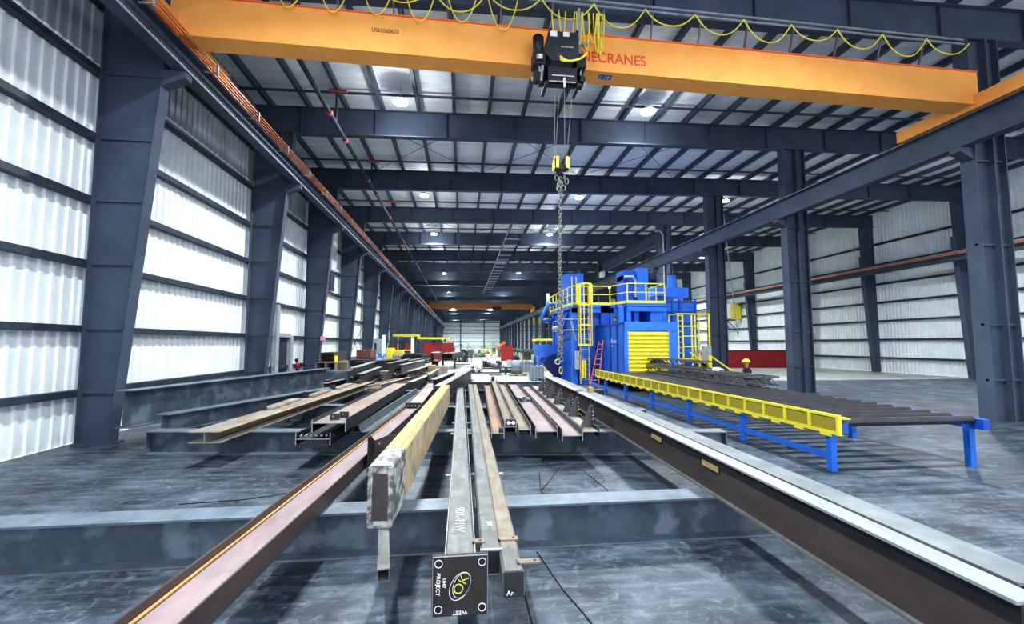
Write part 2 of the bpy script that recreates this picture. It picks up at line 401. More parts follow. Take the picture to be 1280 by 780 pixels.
for k, (y, zt_) in enumerate(((21.8, 9.2), (22.3, 8.6))):
    o = MB().tube([(XW+.25, y, 0), (XW+.25, y, zt_)], .03).build('conduit_pipe', lightgrey)
    tag(o, ('thin grey vertical conduit on the near left wall, taller of the pair', 'thin grey vertical conduit on the near left wall, shorter of the pair')[k], 'conduit')

# crane runways -----------------------------------------------------------
def runway(name, x, z, label, h=.75, y1=186):
    o = empty(name, (x, 0, z), label, 'crane runway')
    MB().sweep((x, -6, z), (x, y1, z), I_(.32, h, .025, .014)).build('runway_girder', frame, o)
    MB().box(x-.035, x+.035, -6, y1, z+h, z+h+.08).build('rail', lightgrey, o)
    return o
rl = runway('crane_runway_beam', -7.3, 9.44, 'long dark crane runway beam carried on the left wall columns', .62)
mb = MB()
for k in range(40):
    y = 10 + 2.5*k
    MB().box(-7.12, -6.76, y-.02, y+.02, 9.86, 9.89).box(-6.8, -6.76, y-.03, y+.03, 9.8, 10.1).build('bracket', zinc, rl)
MB().box(-7.16, -7.13, -6, 186, 9.46, 9.5).build('lower_flange_edge', lightgrey, rl)
cb = part_empty('conductor_bars', (-6.9, 0, 9.9), rl)
for k in range(4):
    MB().box(-6.98+.045*k, -6.965+.045*k, -6, 180, 9.93+.05*k, 9.97+.05*k).build('conductor', copper, cb)
runway('crane_runway_beam', 15.7, 8.6, 'dark crane runway girder along the middle columns above the blue machine', .9)
o = runway('crane_runway_beam', 34.2, 8.2, 'crane runway beam on the far right wall behind the thick column', .6)
cb = o
MB().box(33.86, 33.9, 0, 180, 8.6, 8.75).build('conductor', copper, cb)

# services ----------------------------------------------------------------
sp = empty('sprinkler_main', (-5.2, 0, 11.4), 'dark sprinkler main pipe with red couplings hung below the rafters', 'pipe')
MB().tube([(-5.2, -6, 11.4), (-5.2, 150, 11.4)], .085, 10).build('pipe_run', mat('pipe_paint', '#262e3a', '#2f3947', .85), sp)
for y in (17.2, 19.6, 24.3, 26.6, 31.5, 34.0, 41.6, 49.8):
    MB().tube([(-5.2, y-.09, 11.4), (-5.2, y+.09, 11.4)], .125, 10).build('coupling', red_f, sp)
    if y in (17.2, 24.3, 31.5, 41.6, 49.8):
        h = MB().tube([(-5.2, y+.9, 11.4), (-5.2, y+.9, 12.9)], .045).build('hanger', charcoal, sp)
        MB().tube([(-5.5, y+.9, 12.8), (-4.8, y+.9, 12.8)], .07).build('clamp', red_f, sp)
tr = empty('cable_conduit', (3.7, 34, 11.6), 'pale straight conduit running down the roof with short cross struts', 'conduit')
MB().bar((3.7, 34.5, 11.65), (3.7, 80, 11.5), .05).build('conduit_run', zinc, tr)
for k in range(17):
    y = 35.5 + 2.4*k
    MB().bar((3.7, y, 11.62), (5.0, y, 11.62), .09).build('strut', zinc, tr)
MB().bar((-7.3, 66, 11.1), (3.7, 66, 11.1), .06).build('cross_conduit', zinc, tr)
o = MB().tube([(15.4, 33.5, 11.5), (15.9, 33.5, 11.5), (16.1, 33.5, 11.2), (16.1, 33.5, 4.0), (16.1, 33.5, 0)], .06).build('riser_pipe', zinc)
tag(o, 'light grey riser pipe with an elbow against the middle column', 'pipe')
o = MB().bar((17.2, 27.0, 11.2), (22.6, 34, 3.0), .07).build('diagonal_brace', lightgrey); tag(o, 'pale diagonal brace rod falling from the thick right column', 'brace')

# high bay lights -----------------------------------------------------------
def high_bay(loc, label, group=None, power=420, size=.5):
    x, y, z = loc
    o = empty('high_bay_light', loc, label, 'ceiling light', group)
    MB().cyl((x, y, z), (x, y, z+.06), size*.5, n=24).build('lens', lamp_glow, o)
    MB().cyl((x, y, z+.061), (x, y, z+.2), size*.5, size*.3, 24).build('housing', lightgrey, o)
    MB().tube([(x, y, z+.2), (x, y, zt(x)+.25)], .012).build('hanger_rod', zinc, o)
    return o
def lamp(loc, power, size):
    for kind, pw, dz in (('AREA', power, -.03), ('POINT', power*.12, -.35)):       # the lens, plus an added point below it to brighten the roof
        l = bpy.data.lights.new('high_bay_lamp', kind); l.energy = pw; l.color = (.92, .97, 1.0)
        if kind == 'AREA': l.shape = 'DISK'; l.size = size; l.spread = R(150)
        else: l.shadow_soft_size = .12
        lo = bpy.data.objects.new('high_bay_lamp', l); COL.objects.link(lo); lo.location = (loc[0], loc[1], loc[2]+dz)
LP = 1050
ys = [18.2, 29.9, 40.6, 53.0, 63.6, 76.5, 86.4, 100.1, 111.9, 126, 140, 153, 166, 178]
near_lab = {0: 'large glaring high-bay light below the orange crane, %s side', 1: 'high-bay light under the second roof beam, %s row', 2: 'high-bay light third from the camera in the %s row'}
for i, y in enumerate(ys):
    for x, side in ((-2.65, 'left'), (8.2, 'right')):
        z = 12.5 if x < 0 else 12.75
        lab = near_lab.get(i, 'small distant high-bay light in the far end of the %s row') % side
        high_bay((x, y, z), lab, None if i in near_lab else 'distant high-bay lights of the %s row' % side, size=.62 if i == 0 else .56)
        lamp((x, y, z), LP*(1 if i < 6 else 1.3), .5)
for loc, lab in (((18.3, 28.4, 12.4), 'high-bay light beside the top of the thick right column'), ((27.5, 47.5, 12.3), 'high-bay light in the right aisle left of the thick column'), ((30.5, 62, 11.4), 'high-bay light just above the blue duct of the machine')):
    high_bay(loc, lab); lamp(loc, 1100, .5)
for y in (74, 90, 110, 130, 155, 177):
    high_bay((25.5, y, 12.2), 'tiny high-bay light far down the right aisle', 'far lights in the right aisle'); lamp((25.5, y, 12.2), 1300, .5)
for x, y in ((-2.65, 5.5), (8.2, 5.5), (27, 22), (27, 6.5), (-2.65, -4), (8.2, -4)):   # the rows carry on above the camera, outside the photo
    lamp((x, y, 12.4), 1100, .5)
# ------------------------------------------------------------------ near overhead crane
CY, CB, CH, CW = 11.3, 9.98, 1.02, .55
def sk(x): return -.0165*(x-.0)      # the girder hangs a touch lower towards the right end
cr = empty('overhead_crane', (4, CY+.27, CB), 'orange overhead crane girder spanning the hall above the camera', 'crane')
mb = MB(); mb.prism([(-7.3, CB+sk(-7.3)), (15.7, CB+sk(15.7)), (15.7, CB+CH+sk(15.7)), (-7.3, CB+CH+sk(-7.3))], 'y', CY, CY+CW)
mb.build('girder', orange, cr)
mb = MB(); mb.prism([(-7.3, CB+CH+sk(-7.3)), (15.7, CB+CH+sk(15.7)), (15.7, CB+CH+.03+sk(15.7)), (-7.3, CB+CH+.03+sk(-7.3))], 'y', CY-.04, CY+CW+.04)
mb.build('top_plate', mat('crane_edge_red', '#e0653a', '#ee7a45', .5), cr)
mb = MB(); mb.prism([(-7.3, CB-.02+sk(-7.3)), (15.7, CB-.02+sk(15.7)), (15.7, CB+sk(15.7)), (-7.3, CB+sk(-7.3))], 'y', CY-.03, CY+CW+.03)
mb.build('bottom_flange', orange, cr)
for x, z in ((-7.3, 10.14), (15.7, 9.58)):
    MB().box(x-.2, x+.2, CY-1.6, CY+2.4, z, z+.42).build('end_truck', orange, cr)
B = basis((1, 0, sk(1)), (0, 0, 1))
text('KONECRANES', .41, (2.62, CY-.006, 10.2), B, letter_red, cr, xs=.92, bold=.004)
text('®', .07, (4.86, CY-.006, 10.42), B, letter_red, cr)
text('US62060623', .15, (-2.42, CY-.006, 10.56), B, mat('stencil_brown', '#6b4a34', '#7a5540'), cr, xs=.9, bold=.002)
Bu = basis((1, 0, 0), (0, 1, 0)) @ Matrix(((1, 0, 0), (0, -1, 0), (0, 0, -1)))
for k, ch in enumerate('JF'):
    x = 3.75 + .2*k
    MB().box(x, x+.17, CY+.1, CY+.3, CB-.10, CB-.092).build('mark_plate', mark_blue, cr)
    text(ch, .16, (x+.035, CY+.26, CB-.104), Bu, white_p, cr)
MB().prism([(0, 0), (.01, 0), (.01, .01)], 'y', 0, .01)
# festoon system: posts, two tracks, yellow cable loops
ft = part_empty('festoon', (4, CY+.2, CB+CH), cr)
for k in range(15):
    x = -6.3 + 1.46*k; z0 = CB+CH+sk(x)+.03
    MB().bar((x, CY+.45, z0), (x, CY+.15, 12.05+sk(x)), .045, up=(0, 1, 0)).build('post', mat('post_brown', '#5f5058', '#75646a', .5), ft)
for dy, dz in ((-.3, .98), (-.3, 1.12)):
    MB().bar((-7, CY+.42+dy, CB+CH+dz+sk(-7)), (15.5, CY+.42+dy, CB+CH+dz+sk(15.5)), .04, .05).build('track', zinc, ft)
def swag(x0, x1, zt0, zt1, drop, y, r=.02, n=18):
    pts = []
    for i in range(n+1):
        t = i/n; pts.append((x0+(x1-x0)*t, y+.02*math.sin(9*t), zt0+(zt1-zt0)*t - drop*(1-(2*t-1)**2)))
    return MB().tube(pts, r, 6)
for k in range(15):                                                # shallow wide swags between the posts
    x = -6.9 + 1.5*k; z = CB+CH+.98+sk(x)
    swag(x, x+1.5, z, z-.025, .55+.12*math.sin(k*2.1), CY+.05, .02).build('cable', cable_y, ft)
for k in range(9):                                                 # deeper loops on the left half
    x = -4.9 + 1.1*k; z = CB+CH+.62+sk(x)
    if x > 1.6: break
    swag(x, x+.85, z+.2, z+.2, .95+.1*math.sin(k*3.), CY-.1, .016).build('cable', cable_y, ft)
for x0, x1, d in ((2.55, 3.0, 1.3), (2.35, 2.75, 1.35), (3.05, 3.2, .95), (3.22, 3.42, 1.1), (3.38, 3.62, .9), (3.52, 3.7, 1.15), (3.62, 3.78, 1.2), (3.66, 3.84, 1.05)):
    swag(x0, x1, 11.5, 11.5, d, CY-.12, .018).build('cable', cable_y, ft)
MB().bar((3.12, CY-.1, 10.3), (3.12, CY-.1, 11.6), .07, up=(0, 1, 0)).bar((2.95, CY-.1, 10.6), (3.4, CY-.1, 10.6), .06).build('cable_arm', zinc, ft)

# hoist
hx, hy = 2.55, 10.9
ho = empty('hoist_trolley', (hx, hy, 9.9), 'black electric hoist trolley hanging on the front of the orange girder', 'hoist')
MB().prism([(hx-.38, 10.52), (hx+.42, 10.52), (hx+.42, 9.9), (hx+.3, 9.72), (hx-.3, 9.72), (hx-.5, 9.95)], 'y', hy-.22, CY-.05).build('housing', charcoal, ho, bevel=.02)
MB().box(hx-.36, hx-.3, hy-.2, hy+.1, 10.5, 10.6).box(hx+.36, hx+.42, hy-.2, hy+.1, 10.5, 10.6).build('lug', black, ho)
MB().cyl((hx-.62, hy, 9.95), (hx-.62, hy, 10.45), .13, .15, 16).cyl((hx-.62, hy, 10.2), (hx-.62, hy+.01, 10.48), .1, .13, 16).build('motor', black, ho, smooth=True)
MB().box(hx-.78, hx-.46, hy-.2, hy+.2, 9.62, 10.0).build('motor_box', black, ho, bevel=.02)
MB().box(hx+.36, hx+.62, hy-.2, hy+.25, 9.6, 9.98).build('motor_box', black, ho, bevel=.02)
for dx in (-.12, .18): MB().cyl((hx+dx, hy-.24, 9.85), (hx+dx, hy-.1, 9.85), .09, n=16).build('drum_cap', mat('graphite', '#2c3036', '#3b4047', .4), ho)
MB().cyl((hx-.62, hy-.21, 9.72), (hx-.62, hy-.25, 9.82), .09, n=12).build('gear_cover', zinc, ho)
for s, t in ((-1, -.52), (1, .44)):
    MB().bar((hx+t, hy-.1, 9.7), (hx+t-.12*(1 if s > 0 else -.1)-.06, hy-.1, 9.2), .06, .1, up=(0, 1, 0)).bar((hx+t+.1*s, hy-.06, 9.7), (hx+t-.02, hy-.06, 9.2), .04, .08, up=(0, 1, 0)).build('side_plate', zinc, ho)
mb = MB().box(hx-.5, hx+.42, hy-.28, hy-.2, 9.12, 9.5).box(hx-.5, hx-.42, hy-.28, hy+.3, 9.02, 9.5).box(hx+.34, hx+.42, hy-.28, hy+.3, 9.02, 9.5).box(hx-.62, hx+.56, hy-.1, hy+.1, 9.16, 9.28)
mb.build('lower_frame', black, ho)
MB().cyl((hx-.4, hy-.3, 9.1), (hx+.3, hy-.3, 9.1), .02, n=8).cyl((hx-.32, hy-.3, 9.26), (hx+.26, hy-.3, 9.26), .02, n=8).build('cross_shaft', zinc, ho)
MB().cyl((hx-.66, hy-.1, 9.35), (hx-.66, hy+.1, 9.35), .13, n=16).build('trolley_wheel', black, ho)
MB().cyl((hx+.52, hy-.1, 9.33), (hx+.52, hy+.1, 9.33), .11, n=16).build('trolley_wheel', black, ho)
MB().box(hx-.34, hx-.16, hy-.235, hy-.225, 10.36, 10.5).build('label_plate', white_p, ho)
MB().box(hx+.0, hx+.16, hy-.235, hy-.225, 10.38, 10.5).build('label_plate', white_p, ho)
text('KONECRANES', .05, (hx-.06, hy-.23, 10.08), basis((1, 0, 0), (0, 0, 1)), white_p, ho)
MB().box(hx-.02, hx+.02, hy-.33, hy-.29, 8.95, 9.2).box(hx-.04, hx+.04, hy-.33, hy-.29, 9.1, 9.14).build('limit_switch', white_p, ho)
swag(hx-.1, hx+.62, 9.8, 9.95, .18, hy-.28, .03).build('cable', cable_y, ho)
swag(hx-.1, hx+.3, 9.72, 9.72, .05, hy-.28, .025).build('cable', cable_y, ho)
ks = empty('hook_block', (2.5, hy, 7.0), 'yellow and black hook block hanging on four wire ropes', 'hook block')
for a, b in ((-.19, -.17), (-.08, -.14), (.05, .11), (.27, .16)):
    MB().tube([(hx+a, hy-.1, 9.1), (2.51+b, hy, 7.2)], .007, 6).build('wire_rope', steel_g, ks)
for s in (-1, 1):
    MB().cyl((2.51+s*.155-.03, hy, 7.05), (2.51+s*.155+.03, hy, 7.05), .16, n=20).build('sheave', black, ks)
    MB().prism([(hy-.13, 6.88), (hy+.13, 6.88), (hy+.13, 7.12), (hy-.13, 7.2)], 'x', 2.51+s*.19-.012, 2.51+s*.19+.012).box(2.51+s*.13-.025, 2.51+s*.13+.045, hy-.17, hy-.14, 6.9, 7.2).build('side_guard', mat('hook_yellow', '#d9c443', '#eadb62'), ks)
MB().box(2.37, 2.65, hy-.08, hy+.08, 6.88, 7.02).cyl((2.51, hy-.1, 6.95), (2.51, hy+.1, 6.95), .07, n=12).build('crosshead', black, ks)
pts = [(2.51+.09*math.cos(R(a)), hy, 6.72+.09*math.sin(R(a))) for a in range(100, -140, -20)]
MB().tube([(2.51, hy, 6.9), (2.51, hy, 6.82)] + pts, .028, 8).build('hook', steel_d, ks)
ch = empty('lifting_chain', (2.5, hy, 6.6), 'long steel lifting chain hanging down from the hook block', 'chain')
mb = MB(); z = 6.66; k = 0; x = 2.5
lk = mat('chain_steel', '#6b6c66', '#96978f', .5, .4, 6)
def link(mb, c, ax, hw, hl, r):
    pts = []
    for i in range(14):
        a = 2*math.pi*i/14; u = hw*math.cos(a); v = hl*math.sin(a)+(.35*hl if math.sin(a) > 0 else -.35*hl)*.6
        pts.append((c[0]+(u if ax == 0 else 0), c[1]+(u if ax else 0), c[2]+v))
    mb.tube(pts, r, 6, closed=True)
while z > 1.98:
    t = (6.66-z)/4.7
    link(mb, (2.5-.08*t, hy, z), k % 2, .04, .055, .011)
    if z < 3.6: link(mb, (2.5-.08*t+.07, hy+.02, z+.03), (k+1) % 2, .04, .055, .011)
    if z > 6.35:
        link(mb, (2.4+.07*math.sin(k), hy, z+.03), k % 2, .045, .06, .012); link(mb, (2.6+.07*math.sin(k*2), hy, z+.03), (k+1) % 2, .045, .06, .012)
    z -= .088; k += 1
mb.build('links', lk, ch)
MB().tube([(2.385+.06*math.cos(R(a)), hy, 1.95+.06*math.sin(R(a))) for a in range(0, 360, 24)], .017, 8, closed=True).build('ring', zinc, ch)
link(mb := MB(), (2.47, hy+.02, 1.74), 0, .035, .07, .012); mb.build('end_hook', worn := yellow_old, ch)

# far crane
fc = empty('overhead_crane', (4, 97, 10.0), 'distant orange overhead crane girder with a hoist at mid hall', 'crane')
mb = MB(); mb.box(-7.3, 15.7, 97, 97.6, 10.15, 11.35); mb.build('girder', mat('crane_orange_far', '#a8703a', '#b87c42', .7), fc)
MB().box(-7.5, -7.1, 95.6, 99, 10.14, 10.7).build('end_truck', orange, fc)
MB().box(15.5, 15.9, 95.6, 99, 9.58, 10.6).build('end_truck', orange, fc)
text('KONECRANES', .6, (1.5, 96.98, 10.5), basis((1, 0, 0), (0, 0, 1)), letter_red, fc)
MB().box(6.6, 8.6, 96.4, 96.9, 9.9, 10.5).build('hoist_unit', black, fc)
o = empty('overhead_crane', (25, 140, 10), 'yellow crane girder seen far off between the right columns', 'crane')
MB().box(17.2, 34.2, 140, 140.6, 9.1, 11.0).build('girder', yellow, o)
MB().box(17.0, 17.3, 138, 142.6, 8.9, 9.3).build('end_truck', yellow, o)

# ------------------------------------------------------------------ blue blasting machine
def rail(mb, pts, z0, h=1.15, step=1.2, r=.028, mid=True, kick=True, close_end=None):
    """posts, top and mid rail and toe board along a polyline on the deck"""
    for a, b in zip(pts, pts[1:]):
        a = Vector((*a, z0)); b = Vector((*b, z0)); L = (b-a).length; n = max(1, round(L/step))
        up = Vector((0, 0, h))
        mb.bar(a+up, b+up, r*2); mb.bar(a+up*.55, b+up*.55, r*1.6)
        if kick: mb.bar(a+Vector((0, 0, .07)), b+Vector((0, 0, .07)), .02, .16)
        for i in range(0 if tuple(a[:2]) == tuple(Vector((*pts[0], z0))[:2]) else 1, n+1):
            p = a+(b-a)*i/n; mb.bar(p-Vector((0, 0, .18)), p+up, r*2, up=(0, 1, 0))
    return mb
bm_ = empty('blasting_machine', (8.5, 24, 0), 'large blue shot blasting machine with yellow railed platforms and yellow louvred door', 'machine')
# cabin
MB().box(8.2, 10.95, 21.5, 27.9, .35, 3.5).build('cabin', blue, bm_)
mb = MB()
for y in (21.62, 22.6, 23.7, 25.0, 26.4): mb.box(8.13, 8.2, y-.05, y+.05, .35, 3.5)
mb.box(8.13, 8.2, 21.5, 27.9, 3.42, 3.52); mb.build('wall_rib', blue_d, bm_)
MB().box(8.14, 8.28, 21.40, 21.55, .35, 3.5).box(10.5, 10.98, 21.44, 21.5, .35, 3.5).box(8.14, 10.98, 21.42, 21.5, 3.08, 3.52).build('front_frame', mat('blue_bright', '#2470ea', '#2f7df5', .35), bm_)
ld = MB()
zz = 3.05; k = 0
while zz > .9:
    for x0, x1 in ((8.32, 9.22), (9.22, 10.44)):
        d = .03*math.sin(k*1.7+x0)
        ld.add([(x0, 21.40, zz-.2), (x1, 21.40, zz-.2+d*.4), (x1, 21.46, zz-.02), (x0, 21.46, zz-.02)], [(0, 1, 2, 3)])
        ld.add([(x0, 21.40, zz-.2), (x1, 21.40, zz-.2+d*.4), (x1, 21.47, zz-.22), (x0, 21.47, zz-.22)], [(0, 1, 2, 3)])
    zz -= .2; k += 1
dr = ld.build('louvre_door', yellow, bm_)
MB().box(8.28, 8.33, 21.38, 21.46, .9, 3.08).box(10.44, 10.49, 21.38, 21.46, .9, 3.08).build('door_frame', edge_l, dr)
MB().prism([(9.3, 1.4), (9.55, 1.62), (10.1, 1.62), (10.3, 1.4)], 'y', 21.36, 21.4).build('door_opening', blackgap, dr)
text('Bla-tec', .34, (8.12, 23.45, 2.45), basis((0, -1, 0), (0, 0, 1)), paint_b, bm_, xs=.95, bold=.006)
text('SURFACE', .13, (8.12, 23.45, 2.25), basis((0, -1, 0), (0, 0, 1)), paint_b, bm_, xs=1.1)
# supports above the cabin roof
for x in (9.3, 10.2, 11.4):
    MB().box(x-.15, x+.15, 24.9, 25.2, 3.5, 4.6).build('roof_post', blue, bm_)
MB().cyl((9.8, 25.6, 3.5), (9.8, 25.6, 4.7), .45, n=24).build('roof_drum', blue_d, bm_, smooth=True)
MB().box(8.4, 9.0, 26.0, 26.6, 3.5, 4.7).build('roof_post', blue_d, bm_); MB().box(10.7, 11.0, 26, 26.6, 3.5, 4.7).build('roof_post', blue_d, bm_)
MB().box(10.95, 11.85, 24.6, 27.5, 2.6, 4.6).build('side_box', blue, bm_)
# decks
MB().box(6.6, 9.55, 26.0, 32.8, 4.56, 4.78).box(9.5, 11.85, 24.5, 28.0, 4.56, 4.78).box(6.6, 9.55, 26.0, 26.12, 4.3, 4.6).box(9.5, 11.85, 24.5, 24.6, 4.3, 4.6).build('deck', blue, bm_)
rail(MB(), [(6.62, 32.8), (6.62, 26.03), (9.0, 26.03), (9.53, 24.53), (11.8, 24.53), (11.8, 27.9)], 4.78).build('guard_rail', yellow, bm_)
# first tower
MB().box(6.75, 9.2, 26.3, 32.0, 0, 4.5).build('tower_body', blue_d, bm_)
mb = MB().box(6.6, 6.95, 26.0, 26.35, 0, 4.6).box(8.95, 9.2, 26.0, 26.3, 0, 4.6).box(7.55, 7.75, 26.05, 26.3, 0, 4.6).box(6.65, 6.9, 29, 29.3, 0, 4.6).box(6.65, 6.9, 31.8, 32.1, 0, 4.6)
mb.build('tower_post', blue, bm_)
MB().bar((6.7, 27.5, 4.4), (6.7, 29.0, 3.0), .15).bar((6.62, 26.3, 3.3), (6.4, 26.3, 3.3), .1).build('tower_brace', blue, bm_)
MB().box(7.0, 7.7, 29.5, 30.6, 4.78, 7.25).box(7.7, 8.35, 29.6, 30.8, 4.78, 7.3).box(7.0, 8.4, 29.45, 30.8, 5.3, 5.7).build('elevator_head', blue, bm_)
MB().box(7.15, 8.6, 28.6, 29.2, 4.8, 5.1).build('deck_box', charcoal, bm_)
for x in (7.42, 7.72):
    MB().box(x, x+.07, 29.3, 29.36, 5.3, 7.0).build('mast_rail', yellow, bm_)
for z in (3.25, 3.9): MB().bar((6.2, 26.0, z), (7.4, 25.9, z), .06).bar((6.2, 26.0, z), (6.2, 29.5, z), .06).build('pipe_rail', lightgrey, bm_)
MB().tube([(6.5, 26.0, 3.8), (6.6, 26.0, 3.5), (6.85, 26.0, 2.6)], .05).tube([(6.3, 27.5, 3.5), (5.9, 28.2, 3.4)], .12).build('hose', lightgrey, bm_)
MB().tube([(7.2, 31.5, 5.3), (6.4, 31.5, 5.3), (6.25, 31.5, 5.25), (6.1, 31.5, 5.05), (5.75, 31.5, 4.35), (5.75, 31.5, 4.2), (5.9, 31.5, 4.12), (6.6, 31.5, 4.1)], .14, 12).build('duct', mat('duct_blue', '#2458a8', '#2d66bd', .4), bm_, smooth=True)
MB().cyl((6.25, 31.8, 4.9), (6.25, 31.8, 6.1), .13, n=14).build('vent_pipe', lightgrey, bm_, smooth=True)
# hopper box low on the left
mb = MB().box(5.1, 7.0, 29.6, 31.2, 1.5, 2.35).box(5.1, 5.25, 29.6, 29.75, 0, 1.5).box(6.85, 7.0, 29.6, 29.75, 0, 1.5).box(5.1, 5.25, 31, 31.2, 0, 1.5)
mb.build('hopper_frame', blue, bm_)
MB().prism([(5.6, 1.5), (7.0, 1.5), (7.0, .3), (6.3, .3), (5.4, 1.2)], 'y', 29.7, 31).build('hopper', blue_d, bm_)
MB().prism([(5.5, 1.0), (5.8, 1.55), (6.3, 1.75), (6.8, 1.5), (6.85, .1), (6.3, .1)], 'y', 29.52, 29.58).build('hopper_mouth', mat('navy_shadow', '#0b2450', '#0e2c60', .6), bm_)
# lower works in front of the tower
MB().box(7.0, 7.5, 25.85, 26.0, 0, 3.0).box(6.95, 7.05, 25.8, 26, 2.2, 2.3).build('service_panel', blue, bm_)
MB().tube([(6.9, 25.9, 2.2), (6.75, 25.8, 1.3), (7.0, 25.8, .6), (7.3, 25.8, .5)], .06).tube([(7.95, 25.8, 1.8), (7.8, 25.7, 1.0), (8.0, 25.7, .5)], .06).build('hose', charcoal, bm_)
MB().box(6.7, 6.95, 25.7, 25.9, .9, 2.0).build('control_cabinet', lightgrey, bm_)
# caged ladder
la = MB()
for x in (7.0, 7.52): la.bar((x, 25.65, .05), (x, 25.65, 5.9), .06, up=(0, 1, 0))
z = .3
while z < 4.9: la.bar((7.0, 25.65, z), (7.52, 25.65, z), .03); z += .3
ladder = la.build('ladder', yellow_old, bm_)
cg = MB()
for z in (2.35, 3.5, 4.7, 5.95):
    hp = [(7.26+.42*math.cos(R(a)), 25.5-.5*abs(math.sin(R(a))), z) for a in range(180, 361, 15)]
    for a, b in zip(hp, hp[1:]): cg.bar(a, b, .03, .09)
for a in (185, 215, 245, 295, 325, 355):
    p = (7.26+.42*math.cos(R(a)), 25.5-.5*abs(math.sin(R(a)))); cg.bar((*p, 2.35), (*p, 5.95), .045, up=(0, 1, 0))
for x in (6.86, 7.62): cg.box(x-.1, x+.12, 25.45, 25.6, 4.75, 5.95)
cg.build('cage', yellow, ladder)
MB().box(7.05, 7.17, 25.5, 25.56, .4, 1.45).box(7.2, 7.3, 25.5, 25.56, .4, 1.45).build('ladder_guard', yellow, ladder)
# second tower
MB().box(9.75, 10.55, 25.7, 26.9, 4.78, 6.9).box(9.75, 10.0, 25.5, 26.8, 6.3, 6.6).build('elevator_head', blue_d, bm_)
MB().box(10.5, 11.2, 25.4, 26.9, 4.78, 7.0).build('elevator_head', blue, bm_)
MB().tube([(9.7, 25.4, 6.45), (10.2, 25.3, 6.45), (10.35, 25.3, 6.2), (10.35, 25.3, 5.2)], .08).build('vent_hose', zinc, bm_)
for x in (9.62, 11.8): MB().box(x-.12, x+.12, 24.55, 24.8, 3.4, 4.6).build('deck_post', blue, bm_)

# dust collector
dc = empty('dust_collector', (13.6, 27, 0), 'blue dust collector tower with panelled sides right of the machine', 'dust collector')
MB().box(12.5, 14.5, 26, 28.4, 1.6, 5.1).build('housing', blue, dc)
mb = MB()
for z in (2.3, 3.0, 3.7, 4.4, 5.05): mb.box(12.45, 14.55, 25.94, 26, z-.03, z+.03)
for x in (12.5, 13.45, 14.5): mb.box(x-.05, x+.05, 25.93, 26, 1.6, 5.2)
mb.box(12.9, 13.0, 25.93, 26, 1.6, 5.1)
mb.build('panel_rib', blue_d, dc)
MB().prism([(12.5, 1.6), (14.5, 1.6), (13.8, .4), (13.2, .4)], 'y', 26.1, 28.2).build('hopper', blue_d, dc)
for x in (12.55, 14.45):
    for y in (26.1, 28.3): MB().box(x-.08, x+.08, y-.08, y+.08, 0, 1.6).build('leg', blue, dc)
MB().box(12.1, 14.2, 26.2, 27.6, 5.35, 5.95).build('duct', mat('blue_bright', '#2470ea'), dc)
MB().cyl((13.3, 26.6, 5.9), (13.3, 26.6, 6.75), .34, .26, 12).build('stack', blue, dc)
MB().box(12.0, 12.6, 26.2, 27.6, 4.9, 5.4).build('duct', blue_d, dc)

# yellow access stair and platform to the right of the door
st = empty('access_platform', (13, 23.5, 0), 'yellow access platform with tall cage and stair rail beside the blue collector', 'platform')
mb = MB()
for x in (12.05, 12.32, 12.85, 13.05, 13.9): mb.bar((x, 23.5, .2 if x < 12.4 else 1.3), (x, 23.5, 4.1), .07, up=(0, 1, 0))
for z in (4.1, 3.4, 2.85, 2.25, 1.55): mb.bar((12.05 if z > 3 else 12.3, 23.5, z), (13.9, 23.5, z), .06)
for y in (23.5, 24.6):
    for x in (12.05, 13.9): mb.bar((x, y, .2), (x, y, 4.1), .06, up=(0, 1, 0))
mb.bar((13.9, 23.5, 4.1), (13.9, 24.6, 4.1), .06).bar((12.05, 23.5, 4.1), (12.05, 24.6, 4.1), .06)
z = .4
while z < 4: mb.bar((12.05, 23.5, z), (12.32, 23.5, z), .035); z += .3
mb.build('cage', yellow, st)
MB().box(12.2, 13.9, 23.3, 24.6, 1.45, 1.6).build('deck', yellow, st)
mb = MB()
mb.bar((12.75, 22.6, 1.9), (12.75, 22.6, .0), .08, up=(0, 1, 0)).bar((13.1, 22.2, 1.8), (13.1, 22.2, 0), .16, up=(0, 1, 0))
mb.bar((13.1, 22.2, 1.8), (14.4, 22.0, .85), .07).bar((14.4, 22.0, .9), (14.4, 22.0, 0), .07, up=(0, 1, 0)).bar((12.4, 22.9, 1.95), (13.1, 22.4, 1.3), .06)
mb.build('stair_rail', yellow, st)
mb = MB().box(12.95, 13.3, 22.9, 23.2, 1.5, 2.1).box(13.3, 13.7, 23.0, 23.3, 1.4, 2.3); mb.build('control_box', lightgrey, st)
MB().box(13.0, 13.1, 22.87, 22.9, 1.8, 1.95).build('stop_button', mat('button_red', '#d03028', '#d03028'), st)
mb = MB().box(13.2, 14.0, 22.8, 24.0, 0, 1.3).box(12.4, 12.9, 23.0, 24, 0, 1.2); mb.build('stair_body', charcoal, st)

